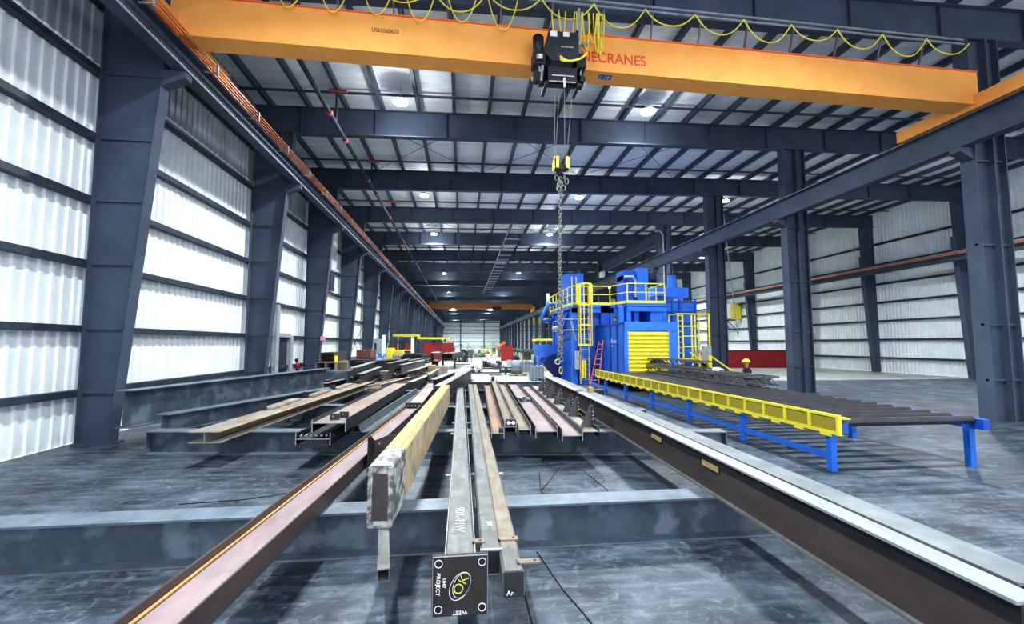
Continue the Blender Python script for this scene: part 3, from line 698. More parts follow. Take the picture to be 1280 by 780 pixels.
# infeed conveyor with yellow mesh guard
cv = empty('roller_conveyor', (8.2, 14, 0), 'roller conveyor with long yellow mesh side guard on blue legs', 'conveyor')
mb = MB(); g = MB()
y0, y1, zb_, zt2 = 7.5, 22.3, .72, 1.09
mb.box(6.88, 6.93, y0, y1, zt2-.05, zt2).box(6.88, 6.93, y0, y1, zb_, zb_+.06)
n = 22
for k in range(n+1):
    y = y0+(y1-y0)*k/n; mb.box(6.87, 6.94, y-.03, y+.03, zb_, zt2)
    if k < n: mb.box(6.88, 6.92, y+.18, y+.42, zb_-.05, zb_)
mb.build('guard_frame', yellow, cv)
MB().box(6.905, 6.915, y0, y1, zb_+.05, zt2-.05).build('guard_mesh', mesh_y, cv)
MB().box(6.93, 7.15, y0, y1, 1.0, 1.03).build('guard_top', mat('worn_yellow_top', '#b8ab3a', '#d5c84c', .6), cv)
for k in range(6):
    y = 7.8 + 2.65*k
    for x in (7.0, 10.0):
        MB().box(x-.06, x+.06, y-.06, y+.06, 0, .95).build('leg', blue, cv)
    MB().box(6.96, 7.06, y+.06, y+2.59, .22, .32).build('leg_brace', blue, cv)
MB().box(6.95, 7.1, y0, 21.3, .75, .95).box(9.95, 10.1, y0, 21.3, .75, .95).build('bed_rail', blue_d, cv)
for k in range(34):
    y = y0+.2+.41*k
    MB().cyl((7.1, y, .92), (9.95, y, .92), .08, n=10).build('roller', steel_d, cv)
# trusses coming out of the door
tm = mat('truss_grey', '#4b4e50', '#6f7375', .45, .3, 4)
for j, (x0, x1, z0, lab) in enumerate(((9.2, 9.75, 1.02, 'grey steel lattice frame on the conveyor, nearest to the yellow guard'), (9.85, 10.35, 1.02, 'grey steel lattice frame on the conveyor behind the nearest one'), (9.3, 9.8, 1.4, 'upper grey lattice frame stacked in the machine doorway'))):
    o = empty('steel_lattice', (x0, 15, z0), lab, 'steel frame')
    ya, yb = (13.5, 21.34) if j < 2 else (16.5, 21.34); hh = .3
    mb = MB()
    for x in (x0, x1):
        for z in (z0+.03, z0+hh): mb.bar((x, ya, z), (x, yb, z), .06)
        y = ya
        while y < yb-.3: mb.bar((x, y, z0), (x, min(y+.5, yb), z0+hh), .025); y += .5
    mb.build('chords', tm, o)
    y = ya
    while y < yb: MB().bar((x0, y, z0+hh), (x1, y, z0+hh), .05).build('cross_bar', tm, o); y += .85
o = MB().sweep((10.9, 14.5, .95), (11.9, 21.2, .95), [(-.1, 0), (.1, 0), (.1, .02), (-.08, .02), (-.08, .3), (-.1, .3)]).build('steel_channel', tm); tag(o, 'long grey channel lying at the right edge of the conveyor', 'steel channel')

# stepladder
sl = empty('leaning_ladder', (7.1, 23.2, 0), 'orange fibreglass ladder leaning on the blue cabin', 'ladder')
for dy in (-.0,): 
    MB().bar((6.85, 23.3, 0), (7.95, 25.0, 2.55), .035, .09).build('side_rail', ladder_o, sl)
    MB().bar((7.25, 23.1, 0), (8.1, 24.7, 2.6), .035, .09).build('side_rail', ladder_o, sl)
for k in range(9):
    t = (k+.6)/9.3; MB().bar((6.85+1.1*t, 23.3+1.7*t, 2.55*t), (7.25+.85*t, 23.1+1.6*t, 2.6*t), .04).build('rung', zinc, sl)
# ------------------------------------------------------------------ cross girders on the floor
def cross(y_l, x_l, y_r, x_r, label, h=.5):
    o = empty('support_girder', (x_l, y_l, 0), label, 'support girder')
    p0, p1 = (x_l, y_l, 0), (x_r, y_r, 0)
    a, b = off(p0, p1, 0, h/2); MB().bar(a, b, .02, h-.04).build('web', support_m, o)
    for z in (.01, h-.012):
        a, b = off(p0, p1, 0, z); MB().bar(a, b, .36, .024).build('flange', mat('girder_flange', '#55616b', '#6f7b85', .42, 0, 4), o)
    for s in (0, 1):
        a, b = off(p0, p1, 0, .02); p = a if s == 0 else b; d = (b-a).normalized()*(.02 if s == 0 else -.02)
        MB().bar(p, p+d, .34, .0001) if False else MB().sweep(p, p+d, [(-.17, 0), (.17, 0), (.17, h-.04), (-.17, h-.04)]).build('end_plate', support_m, o)
    return o
cross(5.45, -6.5, 5.48, 4.6, 'dark grey painted support girder across the foreground, nearest the camera')
cross(10.75, -6.8, 9.3, 5.75, 'dark grey support girder under the front ends of the laid out beams')
cross(15.3, -7.6, 12.55, 5.35, 'dark grey support girder third from the camera under the beam rows')
cross(19.0, -7.6, 18.1, 5.9, 'dark grey support girder beneath the middle of the beam rows')
cross(22.9, -7.8, 22.2, 5.2, 'long dark support girder at the edge of the pale floor')
cross(14.2, -5.2, 14.0, -7.6, 'short grey support girder piled beside the left wall')
# floor lines and creases
for pts in ([(.88, 5.2), (1.0, 4.4), (1.1, 4.0), (1.25, 3.2), (1.3, 2.8)], [(1.45, 8.3), (1.3, 7.3), (1.35, 6.5)], [(1.9, 8.6), (1.55, 7.8), (1.3, 7.3)], [(-2.6, 7.7), (-3.3, 7.4), (-4.2, 7.3)], [(.62, 4.5), (.62, 3.4), (.56, 2.9)], [(2.3, 8.3), (2.4, 7.2), (2.2, 6.4)]):
    o = MB().tube([(x, y, .004) for x, y in pts], .008, 6).build('floor_cable', blackgap)
    tag(o, {.88: 'thin black cord on the floor before the nearest girder', 1.45: 'thin black cord on the floor between girders, left branch', 1.9: 'thin black cord on the floor between girders, right branch', -2.6: 'short black cord on the floor at the left', .62: 'thin black cord on the floor just right of the square tube ends', 2.3: 'thin black cord on the floor near the gusseted beam'}[pts[0][0]], 'cord')

o = MB().prism([(-.68, 3.12), (-.62, 3.1), (-.6, 3.22), (-.56, 3.42), (-.6, 3.44), (-.66, 3.3)], 'z', .002, .005).build('paint_mark', mat('faded_yellow_mark', '#8c8660', '#b5ad74', .8, 0, 20)); tag(o, 'faded yellow paint mark on the dark floor left of the plate ended tube', 'floor mark')
o = MB().prism([(-1.2, 3.9), (-1.1, 3.86), (-1.05, 3.93), (-1.15, 3.98)], 'z', .002, .02).build('paper_scrap', lightgrey); tag(o, 'small pale scrap on the floor left of the open square tube', 'scrap')
# ------------------------------------------------------------------ foreground steel
# pale pink beam on its side, left foreground
G = flat_h('wide_flange_beam', 'long pink primed beam lying on its side, left foreground', (-1.93, 2.6, .5), (-1.33, 12.55, .5), .42, .2, steel_p, steel_b, webz=.55, m_fr=steel_b)
a, b = off((-1.93, 2.6, .5), (-1.33, 12.55, .5), -.175, .132); MB().bar(a, b, .025, .01).build('cut_edge', edge_o, G)
MB().prism([(6.95, .48), (7.35, .5), (7.4, .86), (7.15, .98), (6.95, 1.0)], 'x', -1.40, -1.385).build('connection_plate', steel_d, G)
mb = MB().prism([(-1.38, .7), (-.98, .7), (-.98, .96), (-1.2, .93), (-1.38, .86)], 'y', 7.35, 7.37); mb.build('connection_plate', steel_b, G)
MB().cyl((-1.3, 7.34, .82), (-1.3, 7.38, .82), .022, n=12).build('bolt_hole', edge_l, G)
# pale beam beyond it with a bolted end plate
K = flat_h('wide_flange_beam', 'pale grey beam on its side with a bolted end plate behind the pink one', (-1.33, 12.75, .5), (-1.24, 19.6, .5), .44, .22, steel_l, steel_b, webz=.8)
MB().box(-1.56, -1.12, 12.68, 12.72, .55, .76).build('end_plate', steel_d, K)
for k in range(4): MB().cyl((-1.48+.1*k, 12.66, .68), (-1.48+.1*k, 12.69, .68), .018, n=10).build('bolt_hole', edge_l, K)
# weathered yellow box column
J = empty('box_column', (-.8, 4.4, .6), 'weathered yellow rectangular box column with a capped silver rimmed end', 'box column')
d = Vector((-.47+.79, 13.2-4.57, 0)).normalized(); q = Vector((-.79, 4.57, .6)); q2 = q + d*.75; q3 = q + d*8.65
prof = lambda w, h: [(-w/2+.02, 0), (w/2-.02, 0), (w/2, .02), (w/2, h-.02), (w/2-.02, h), (-w/2+.02, h), (-w/2, h-.02), (-w/2, .02)]
MB().sweep(q2, q3, prof(.24, .6)).build('column_body', yellow_b, J)
MB().sweep(q, q2, prof(.245, .6)).build('wrapped_end', wrap_m, J)
mb = MB(); mb.sweep(q-d*.006, q, [(-.075, .07), (.075, .07), (.08, .3), (.07, .52), (-.07, .53), (-.08, .3)]); mb.build('end_cap', steel_b, J)
a, b = off(q2, q3, .122, .02); MB().bar(a+Vector((0, 0, .28)), b+Vector((0, 0, .28)), .004, .55).build('column_side', yellow_side, J)
a, b = off(q2, q3, .06, .602); MB().bar(a, b, .006, .006).build('seam', mat('seam_brown', '#6f5a3a', '#8d7448', .7), J)
o = MB().hollow((-.61, 3.76, .5), (-.93, 5.62, .5), .1, .1, .01).build('square_tube', steel_g, origin=(-.66, 3.55, .5)); tag(o, 'short open square tube sticking out under the yellow box column', 'steel tube')
# central tubes
L1 = empty('plate_ended_tube', (0, 3.4, .5), 'grey square tube with a square chalk marked base plate facing the camera', 'steel tube')
MB().sweep((0.0, 3.4, .5), (-.06, 17.4, .5), prof(.25, .2)).build('tube_body', steel_g, L1)
mb = MB().box(-.205, .205, 3.36, 3.39, .435, .862); mb.build('base_plate', mat('base_plate_steel', '#2a2624', '#393431', .5, .15, 3), L1, bevel=.003)
MB().box(-.2, -.196, 3.353, 3.36, .44, .857).box(-.2, .2, 3.353, 3.36, .853, .858).box(.198, .202, 3.353, 3.36, .44, .857).build('plate_edge_chalk', edge_l, L1)
for x in (-.155, .16):
    for z in (.49, .808):
        MB().cyl((x, 3.35, z), (x, 3.37, z), .019, n=16).build('bolt_hole', blackgap, L1)
        mb = MB().tube([(x+.027*math.cos(R(a)), 3.353, z+.027*math.sin(R(a))) for a in range(0, 360, 30)], .003, 5, closed=True); mb.build('chalk_ring', chalk, L1)
def ell(cx, cz, a, b, rot, r, m):
    pts = []
    for k in range(0, 360, 12):
        u, v = a*math.cos(R(k)), b*math.sin(R(k)); pts.append((cx+u*math.cos(rot)-v*math.sin(rot), 3.354, cz+u*math.sin(rot)+v*math.cos(rot)))
    MB().tube(pts, r, 5, closed=True).build('chalk_ring', m, L1)
ell(.0, .645, .105, .066, R(60), .002, chalk); ell(.012, .65, .092, .058, R(66), .002, chalk)
F_ = lambda a: basis((math.cos(R(a)), 0, math.sin(R(a))), (-math.sin(R(a)), 0, math.cos(R(a))))
text('OK', .1, (.0, 3.354, .575), F_(62), chalk_y, L1, name='chalk_writing', ext=.001, bold=-.002)
text('PROJECT', .04, (-.168, 3.354, .745), F_(-92), chalk, L1, name='chalk_writing', ext=.001)
text('1047', .036, (-.125, 3.354, .71), F_(-92), chalk, L1, name='chalk_writing', ext=.001)
text('WEST', .042, (.055, 3.354, .475), F_(180), chalk, L1, name='chalk_writing', ext=.001)
text('90K-PIW', .13, (-.05, 4.75, .7045), basis((0, -1, 0), (1, 0, 0)), mat('chalk_faint', '#b9bfc0', '#cfd4d4', .8), L1, name='chalk_writing', ext=.0005, xs=1.25, bold=-.002)
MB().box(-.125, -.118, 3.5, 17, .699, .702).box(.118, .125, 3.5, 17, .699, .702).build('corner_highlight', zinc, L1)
o = MB().sweep((-.12, 3.5, .72), (.1, 3.58, .72), [(-.05, 0), (.05, 0), (.05, .003), (-.05, .003)]).build('paper_tag', white_p); tag(o, 'white paper tag resting on the tube behind the square plate', 'tag')
L2 = empty('square_tube', (.26, 3.8, .5), 'grey square tube between the plate ended tube and the rusty one', 'steel tube')
MB().sweep((.255, 3.8, .5), (.36, 18.9, .5), prof(.175, .2)).build('tube_body', steel_g, L2)
MB().box(.17, .345, 3.77, 3.8, .5, .51).box(.33, .345, 3.77, 3.8, .5, .7).box(.165, .345, 3.77, 3.8, .69, .703).build('weld_edge', edge_l, L2)
MB().box(.18, .33, 3.775, 3.797, .51, .69).build('end_cap', steel_d, L2)
text('SW', .07, (.25, 4.35, .7045), basis((0, -1, 0), (1, 0, 0)), chalk, L2, name='chalk_writing', ext=.001)
L3 = empty('square_tube', (.4, 3.42, .5), 'narrower rusty square tube ending at a dark capped face, right of the grey tubes', 'steel tube')
MB().sweep((.405, 3.85, .5), (.545, 18.9, .5), prof(.165, .2)).build('tube_body', rust_y, L3)
MB().sweep((.40, 3.42, .5), (.405, 3.85, .5), prof(.165, .2)).build('tube_end', steel_g, L3)
MB().box(.325, .475, 3.41, 3.425, .51, .69).build('end_cap', steel_d, L3)
text('Ar', .05, (.345, 3.405, .53), basis((1, 0, 0), (0, 0, 1)), chalk, L3, name='chalk_writing', ext=.001)
for x0, x1, y in ((.44, .62, 3.5), (.33, .5, 3.92), (.1, .21, 3.9)):
    mb = MB().box(x0, x1, y, y+.07, .7, .712).box(x0, x0+.012, y, y+.07, .7, .72); mb.build('lug_plate', mat('lug_steel', '#6b5a4e', '#857468', .6), L3)
    MB().cyl((x1-.04, y+.035, .711), (x1-.04, y+.035, .714), .012, n=10).build('bolt_hole', blackgap, L3)
for y in (6.6, 9.6, 10.9, 13.5):       # short cross flats under the tubes
    o = MB().box(-.22, .62 if y < 10 else .75, y, y+.08, .47, .498).build('spacer_bar', lightgrey)
    tag(o, {6.6: 'pale spacer bar under the grey tubes, nearest the camera', 9.6: 'pale spacer bar under the grey tubes, second from the camera', 10.9: 'pale spacer bar under the grey tubes, third from the camera', 13.5: 'pale spacer bar under the grey tubes, farthest'}[y], 'spacer')

# row of beams on their sides, right of the tubes
flat_h('wide_flange_beam', 'rusty orange narrow beam on its side, leftmost of the right hand row', (.73, 9.0, .5), (1.09, 19.2, .5), .27, .2, rust, steel_b, webz=.5)
o = MB().box(.76, .88, 9.0, 9.12, .6, .7).build('end_block', steel_d); tag(o, 'small dark block at the end of the rusty narrow beam', 'block')
Bm = flat_h('wide_flange_beam', 'sandy narrow beam carrying a dark end block, second of the row', (1.02, 9.3, .55), (1.46, 20.4, .55), .26, .22, rust_y, steel_b, webz=.55)
MB().box(.93, 1.14, 9.3, 9.45, .68, .82).build('end_block', steel_d, Bm)
MB().box(.95, 1.12, 9.285, 9.3, .74, .765).box(.96, 1.0, 9.28, 9.3, .72, .79).box(1.06, 1.1, 9.28, 9.3, .72, .79).build('end_marks', chalk, Bm)
MB().box(1.36, 1.5, 20.3, 20.5, .7, .9).build('end_stop', black, Bm)
flat_h('wide_flange_beam', 'sandy narrow beam with an open dark end, third of the row', (1.3, 9.2, .5), (1.72, 19.4, .5), .28, .22, rust_y, steel_b, webz=.55)
flat_h('wide_flange_beam', 'wide pink webbed beam with a clamp resting on it', (1.72, 8.95, .5), (2.18, 19.3, .5), .46, .23, steel_p, steel_d, webz=.55)
o = flat_h('wide_flange_beam', 'wide pink webbed beam right of the one with the clamp', (2.17, 8.6, .5), (2.62, 18.4, .5), .42, .23, steel_p, steel_d, webz=.45)
o = empty('gusseted_beam', (2.6, 8.85, .5), 'beam on its side carrying a row of upright triangular gusset plates', 'steel beam')
a_, b_ = Vector((2.62, 8.85, .5)), Vector((3.02, 18.6, .5))
for s in (-1, 1):
    a, b = off(a_, b_, s*.17, .1); MB().bar(a, b, .018, .2).build('flange', steel_d, o)
a, b = off(a_, b_, 0, .12); MB().bar(a, b, .33, .014).build('web', steel_l, o)
for y in (9.3, 10.7, 11.35, 12.9, 14.3, 15.2, 16.4):
    x = 2.62+.4*(y-8.85)/9.75
    h = .47
    g_ = MB().prism([(x-.13, .63), (x+.13, .63), (x+.13, .63+h), (x+.1, .63+h)], 'y', y-.008, y+.008).build('gusset_plate', mat('gusset_grey', '#47484b', '#58595c', .5, .2, 4), o)
    MB().box(x+.13, x+.145, y-.06, y+.06, .63, .63+h).build('gusset_flange', steel_b, g_)
    for z in (.8, .88, .96): MB().cyl((x+.125, y-.062, z), (x+.15, y-.062, z), .012, n=8).build('bolt', edge_l, g_)
ck = empty('pipe_clamp', (2.1, 13.6, .63), 'small dark clamp with chain lying on the wide pink beam', 'clamp')
mb = MB()
for a in range(6): mb.tube([(1.93+.17*math.cos(a)+.09*math.cos(R(t)), 13.6+.25*math.sin(a*1.7)+.12*math.sin(R(t)), .68+.02*(a % 3)) for t in range(0, 360, 40)], .018, 6, closed=True)
mb.build('links', steel_d, ck); MB().box(1.83, 1.93, 13.5, 13.9, .64, .72).box(1.98, 2.1, 13.6, 13.7, .64, .75).build('jaw', zinc, ck)

# upright girders on the right
RG = empty('plate_girder', (3.15, 2.2, .5), 'brown upright girder running past the right edge, bright top flange', 'steel beam')
g0, g1 = Vector((3.14, 2.2, .5)), Vector((3.5, 12.9, .5))
a, b = off(g0, g1, -.05, .245); MB().bar(a, b, .014, .45).build('web', steel_b, RG)
a, b = off(g0, g1, 0, .475); MB().bar(a, b, .19, .022).build('flange', edge_l, RG)
a, b = off(g0, g1, -.0, .011); MB().bar(a, b, .21, .022).build('flange', steel_g, RG)
a, b = off(g0, g1, -.066, .41); MB().bar(a, b, .012, .1).build('dark_band', blackline, RG)  # black strip along the top of the web
dr_ = (g1-g0).normalized()
for y in (5.25, 6.95):
    a, b = off(g0+dr_*(y-2.2), g0+dr_*(y-1.8), -.075, .34); MB().bar(a, b, .008, .07).build('tan_sticker', tan, RG)
i_beam('plate_girder', 'dark upright girder continuing behind the gusset plates to the ladder', (3.5, 13.2, .5), (3.72, 19.6, .5), .2, .49, steel_b, edge_l)
i_beam('plate_girder', 'grey topped girder lying along the far side of the brown one', (3.5, 2.4, .5), (4.0, 19.0, .5), .3, .46, steel_g, mat('dusty_flange', '#60676a', '#7b8284', .65, .1, 3))
o = MB().box(3.78, 3.92, 12.9, 13.15, .965, 1.1).build('wood_block', wood); tag(o, 'small tan wood block on the right hand girder', 'block')

# left group
M1 = empty('wide_flange_beam', (-4.6, 9.8, .5), 'pale beam with a yellow edge and stepped plates, far left', 'steel beam')
a_, b_ = Vector((-4.9, 9.2, .5)), Vector((-4.2, 20.4, .5))
MB().sweep(a_, b_, I_(.6, .22, .02, .014)).build('beam_body', steel_l, M1)
a, b = off(a_, b_, .28, .222); MB().bar(a, b, .05, .01).build('cut_edge', yellow_b, M1)
for y, s in ((12.0, -.2), (14.6, -.2), (17.0, -.2)):
    x = -4.9+.7*(y-9.2)/11.2
    MB().box(x-.34, x-.04, y, y+2.0, .72, .78).build('step_plate', steel_l, M1)
    MB().box(x-.38, x-.2, y-.05, y, .74, .9).build('clip_angle', steel_d, M1)
M2 = flat_h('wide_flange_beam', 'wide rusty pink beam on its side stacked over a bolted one', (-2.52, 8.9, .72), (-2.28, 17.3, .72), .64, .24, mat('tan_to_red_web', '#7a7068', '#8f857a', .6, .1, 2, (1, .3, 1), c3='#8a5f58', s3=.5), steel_d, webz=.7)
MB().box(-2.86, -2.2, 8.9, 9.9, .89, .893).build('bare_end', steel_l, M2)
for x, y in ((-2.5, 9.2), (-2.38, 9.45)):
    MB().box(x-.09, x+.09, y, y+.015, .89, 1.02).box(x-.09, x+.09, y, y+.12, .89, .9).build('clip_angle', steel_d, M2)
    MB().cyl((x-.03, y-.004, .97), (x-.03, y, .97), .015, n=8).build('bolt_hole', edge_l, M2)
M3 = flat_h('wide_flange_beam', 'dark bolted beam end under the wide rusty pink beam', (-2.82, 8.95, .47), (-2.4, 16.5, .47), .66, .23, steel_d, steel_d, webz=.5, m_fr=steel_d)
for k in range(6):
    MB().cyl((-3.05+.095*k, 8.955, .65), (-3.05+.095*k, 9.02, .65), .018, n=8).build('bolt_hole', edge_l, M3)
    MB().cyl((-2.49, 9.1+.16*k, .62), (-2.475, 9.1+.16*k, .62), .02, n=8).build('bolt_hole', edge_l, M3)
MB().box(-3.12, -2.54, 8.93, 8.95, .44, .5).build('splice_plate', steel_d, M3)
V = empty('steel_angle', (-2.2, 10, .55), 'grey V shaped steel angle lying between the pink beams', 'steel angle')
MB().sweep((-2.2, 9.9, .5), (-1.75, 17.6, .5), [(-.16, 0), (-.02, .16), (.0, .16), (.07, .0), (.26, .02), (.26, .035), (.08, .018), (.01, .18), (-.03, .18), (-.18, .01)]).build('angle_body', mat('angle_grey', '#4a5157', '#667077', .4, .3, 3), V)
Dk = i_beam('wide_flange_beam', 'dark upright beam angled to the right behind the yellow box column', (-.72, 14.0, .5), (.5, 23.8, .5), .3, .6, steel_d, mat('dull_flange', '#6b6a6c', '#858487', .5, .2, 3))
MB().cyl((.63-.35, 22.6, .9), (.63-.33, 22.6, .9), .07, n=12).build('web_hole', edge_l, Dk)
i_beam('wide_flange_beam', 'shorter brown upright beam left of the dark angled one', (-1.1, 17.6, .6), (-.35, 22.8, .6), .26, .42, steel_b, steel_l)
# painted girder at the left edge
i_beam('plate_girder', 'slate painted girder lying along the left wall side', (-7.6, 11.0, .5), (-5.9, 20.2, .5), .4, .85, support_m, mat('girder_flange', '#55616b'))
i_beam('plate_girder', 'low slate girder under the painted one on the left', (-6.9, 11.2, .35), (-4.9, 17.4, .35), .4, .42, support_m, mat('girder_flange', '#55616b'))
o = MB().box(-6.3, -5.2, 21.0, 22.2, .5, 1.15).build('steel_box', support_m); tag(o, 'slate painted steel box at the end of the left girder', 'steel box')

# mid-ground beams on the left, all resting on the far supports
def H(label, p0, p1, w, h, m1, m2, **k): return i_beam('wide_flange_beam', label, p0, p1, w, h, m1, m2, **k)
H('tall upright beam with a pale flange in the left mid-ground stack', (-4.6, 19.6, .75), (-5.0, 26.0, .75), .3, .65, steel_b, edge_l)
H('upright beam with bright flange just right of the tallest mid-ground one', (-4.25, 19.3, .6), (-4.5, 25.2, .6), .26, .55, steel_b, edge_l)
H('low slender beam left of the tall mid-ground ones, pale top', (-6.2, 19.0, .5), (-5.6, 24.5, .5), .2, .3, steel_g, steel_l)
H('second low slender beam in the left mid-ground', (-5.5, 18.6, .5), (-5.1, 24.0, .5), .22, .32, steel_d, steel_l)
H('dark upright beam behind the small offcuts, left mid-ground', (-3.6, 22.5, .9), (-3.4, 29.0, .9), .3, .55, steel_b, steel_g)
H('long grey beam further back in the left stack', (-3.9, 27, .5), (-3.0, 36, .5), .3, .8, steel_d, steel_g)
H('pale topped long beam pointing to the brown box', (-3.2, 24.2, .8), (-2.6, 31.5, .8), .3, .5, steel_g, steel_l)
H('pale topped beam beside the long one pointing to the brown box', (-2.6, 22.8, .6), (-2.0, 29.0, .6), .3, .45, steel_b, steel_l)
H('rusty low beam in the centre left mid-ground', (-3.3, 18.8, .5), (-2.5, 23.5, .5), .2, .25, rust, steel_l)
H('thin pale beam lying in front of the rusty low beam', (-2.2, 19.5, .5), (-1.7, 24.0, .5), .22, .28, steel_d, edge_l)
H('narrow brown beam beside the far support girder', (-1.7, 22.9, .55), (-1.5, 28.6, .55), .22, .3, steel_b, steel_g)
H('dark beam on the stacked timber near the left columns', (-6.6, 27.5, .6), (-4.6, 33, .6), .35, .7, steel_d, steel_g)
H('grey beam lying against the left column line', (-7.2, 31.5, .4), (-5.4, 38, .4), .35, .8, steel_g, steel_g)
for k, (x, y, x2, y2, z) in enumerate(((-3.9, 18.5, -3.5, 23, .5), (-3.75, 18.6, -3.3, 23, .5), (-3.6, 18.5, -3.15, 22.8, .52), (-3.45, 18.5, -2.95, 22.6, .5), (-3.82, 18.7, -3.1, 22.7, .62))):
    o = MB().hollow((x, y, z), (x2, y2, z), .09, .09, .01).build('steel_bar', rust if k % 2 else steel_l, origin=(x, y, z)); tag(o, 'thin rusty bar in the loose bundle on the left mid-ground', 'steel bar', 'thin bars in the loose bundle')
# offcuts and boxes
def blk(name, label, x0, x1, y0, y1, z0, z1, m, cat, hollow=False, grp=None):
    if hollow: o = MB().hollow(((x0+x1)/2, y0, z0), ((x0+x1)/2, y1, z0), x1-x0, z1-z0, .03).build(name, m, origin=((x0+x1)/2, y0, z0))
    else: o = MB().box(x0, x1, y0, y1, z0, z1).build(name, m, origin=((x0+x1)/2, (y0+y1)/2, z0), bevel=.01)
    return tag(o, label, cat, grp)
blk('box_section', 'brown primed box section on top of the left stack', -6.65, -6.0, 21.8, 24, 1.56, 2.0, steel_b, 'box section', True)
blk('box_section', 'square tube end under the brown box, left of two', -6.8, -6.35, 21.6, 24, 1.16, 1.55, steel_l, 'box section', True)
blk('box_section', 'square tube end under the brown box, right of two', -6.34, -5.9, 21.6, 24, 1.16, 1.55, steel_l, 'box section', True)
blk('timber_block', 'tan timber dunnage beside the box stack', -5.88, -5.6, 22.0, 22.6, 1.14, 1.5, mat('dark_timber', '#4b4030', '#6a5a42', .8), 'timber')
blk('timber_block', 'timber dunnage under the box stack', -6.8, -5.4, 22.4, 24, .5, 1.14, mat('dark_timber', '#4b4030', '#6a5a42', .8), 'timber')
blk('yellow_lug', 'small yellow tag on the end of the box stack', -5.98, -5.85, 21.7, 21.8, 1.55, 1.85, yellow, 'tag')
blk('box_section', 'rust red box section between two left columns', -6.9, -6.0, 30, 32, 1.5, 2.0, mat('rust_red', '#6a4238', '#80523f', .7), 'box section')
blk('timber_block', 'timber dunnage under the rust red box section', -6.9, -6.0, 30, 32, .42, 1.5, steel_d, 'timber')
blk('box_section', 'dark bundle of sections beside the second left column', -6.3, -5.4, 26, 27.4, .42, 1.5, steel_d, 'box section', True)
bx = empty('box_section', (-2.0, 31, 0), 'dark brown open box section with pale top on the pale floor', 'box section')
MB().hollow((-2.75, 46.0, .55), (-2.7, 50, .55), .85, .95, .04).build('box_body', steel_b, bx); MB().box(-3.17, -2.3, 46, 50, 1.5, 1.52).build('box_top', mat('pale_top', '#c9b096', '#dccab5', .6), bx)
blk('trestle', 'black trestle under the pale topped brown box', -3.1, -2.4, 46.2, 47, 0, .54, blackgap, 'trestle')
blk('square_tube', 'dark square tube end left of the pale topped box', -3.65, -3.2, 44, 47, .5, .95, steel_d, 'steel tube', True)
blk('steel_offcut', 'pale block on the floor right of the brown box', -1.9, -1.1, 33, 34.5, .0, .75, steel_l, 'offcut')
blk('timber_block', 'brown timber stack in front of the pale block', -2.1, -1.6, 27.5, 28.2, .42, 1.1, wood, 'timber')
random.seed(3)
offl = ['dull', 'rusty', 'dark', 'pale']; 
for k in range(16):
    x = -4.0+random.random()*2.4; y = 23.8+random.random()*5; s = .12+random.random()*.25
    m = random.choice([steel_d, yellow_b, steel_b, rust_y, steel_l]); zz = .425
    o = MB().prism([(0, 0), (s*1.8, 0), (s*1.8, s*.5), (s*1.1, s*.5), (s*1.0, s), (0, s)], 'y', 0, s*2).build('steel_offcut', m); o.location = (x, y, zz); o.rotation_euler = (0, 0, random.random()*3)
    tag(o, 'small mixed steel offcut lying among the left mid-ground beams', 'offcut', 'loose offcuts among the left beams')
blk('support_trestle', 'dark trestle block carrying the left mid-ground beams', -4.2, -1.2, 23.6, 29.4, 0, .42, charcoal, 'trestle')
blk('support_trestle', 'dark trestle block under the far left stack', -7.2, -4.9, 24.2, 33, 0, .42, charcoal, 'trestle')

# objects along the left wall further back
def bollard(x, y, w, h, label): return blk('bollard', label, x-w/2, x+w/2, y-w/2, y+w/2, 0, h, yellow, 'bollard')
bollard(-7.35, 47, .75, 2.0, 'thick yellow bollard beside the grey cabinets on the left')
bollard(-8.0, 47.6, .3, 1.6, 'thin yellow bollard left of the thick one')
for k in range(4): blk('yellow_crate', 'yellow crate in the short row behind the thick bollard', -7.6+.3*k, -7.35+.3*k, 50, 50.4, 1.0, 1.75, yellow, 'crate', grp='yellow crates in a row')
blk('crate_shelf', 'grey shelf carrying the yellow crates', -7.65, -6.35, 49.9, 50.5, 0, .98, lightgrey, 'shelf')
def crate(x, y, w, d, h, label):
    o = empty('wire_crate', (x, y, 0), label, 'crate')
    mb = MB(); n = 7
    for i in range(n+1):
        t = i/n
        for yy in (y, y+d): mb.bar((x+w*t, yy, .0), (x+w*t, yy, h), .03, up=(0, 1, 0))
        for xx in (x, x+w): mb.bar((xx, y+d*t, .1), (xx, y+d*t, h), .03, up=(0, 1, 0))
    for z in (.12, h*.35, h*.65, h):
        for yy in (y, y+d): mb.bar((x, yy, z), (x+w, yy, z), .05)
        for xx in (x, x+w): mb.bar((xx, y, z), (xx, y+d, z), .05)
    mb.build('wire_cage', lightgrey, o); MB().box(x+.03, x+w-.03, y+.04, y+d-.03, .08, h*.9).build('crate_lining', mat('crate_grey', '#6a747c', '#858f96', .6), o)
    return o
crate(-6.9, 45.5, 1.1, 1.0, 1.35, 'grey wire crate on the left, nearest the yellow bollard')
crate(-5.7, 45.5, 1.1, 1.0, 1.35, 'grey wire crate on the left, farther from the yellow bollard')
wp = empty('wrapped_pallet', (-8, 42, 0), 'white and blue wrapped goods stacked low by the left columns', 'wrapped goods')
MB().box(-9.0, -7.35, 43.0, 44.2, .15, 1.55).build('wrap', mat('white_blue_wrap', '#e6edf3', '#3d7ccb', .4, 0, 3.5, lo=.44, hi=.5), wp); MB().box(-9.05, -7.3, 43.0, 44.2, 0, .14).build('pallet', wood, wp)
ca = empty('control_cabinet', (-8, 44.6, 0), 'grey electrical cabinets standing by the left wall', 'cabinet')
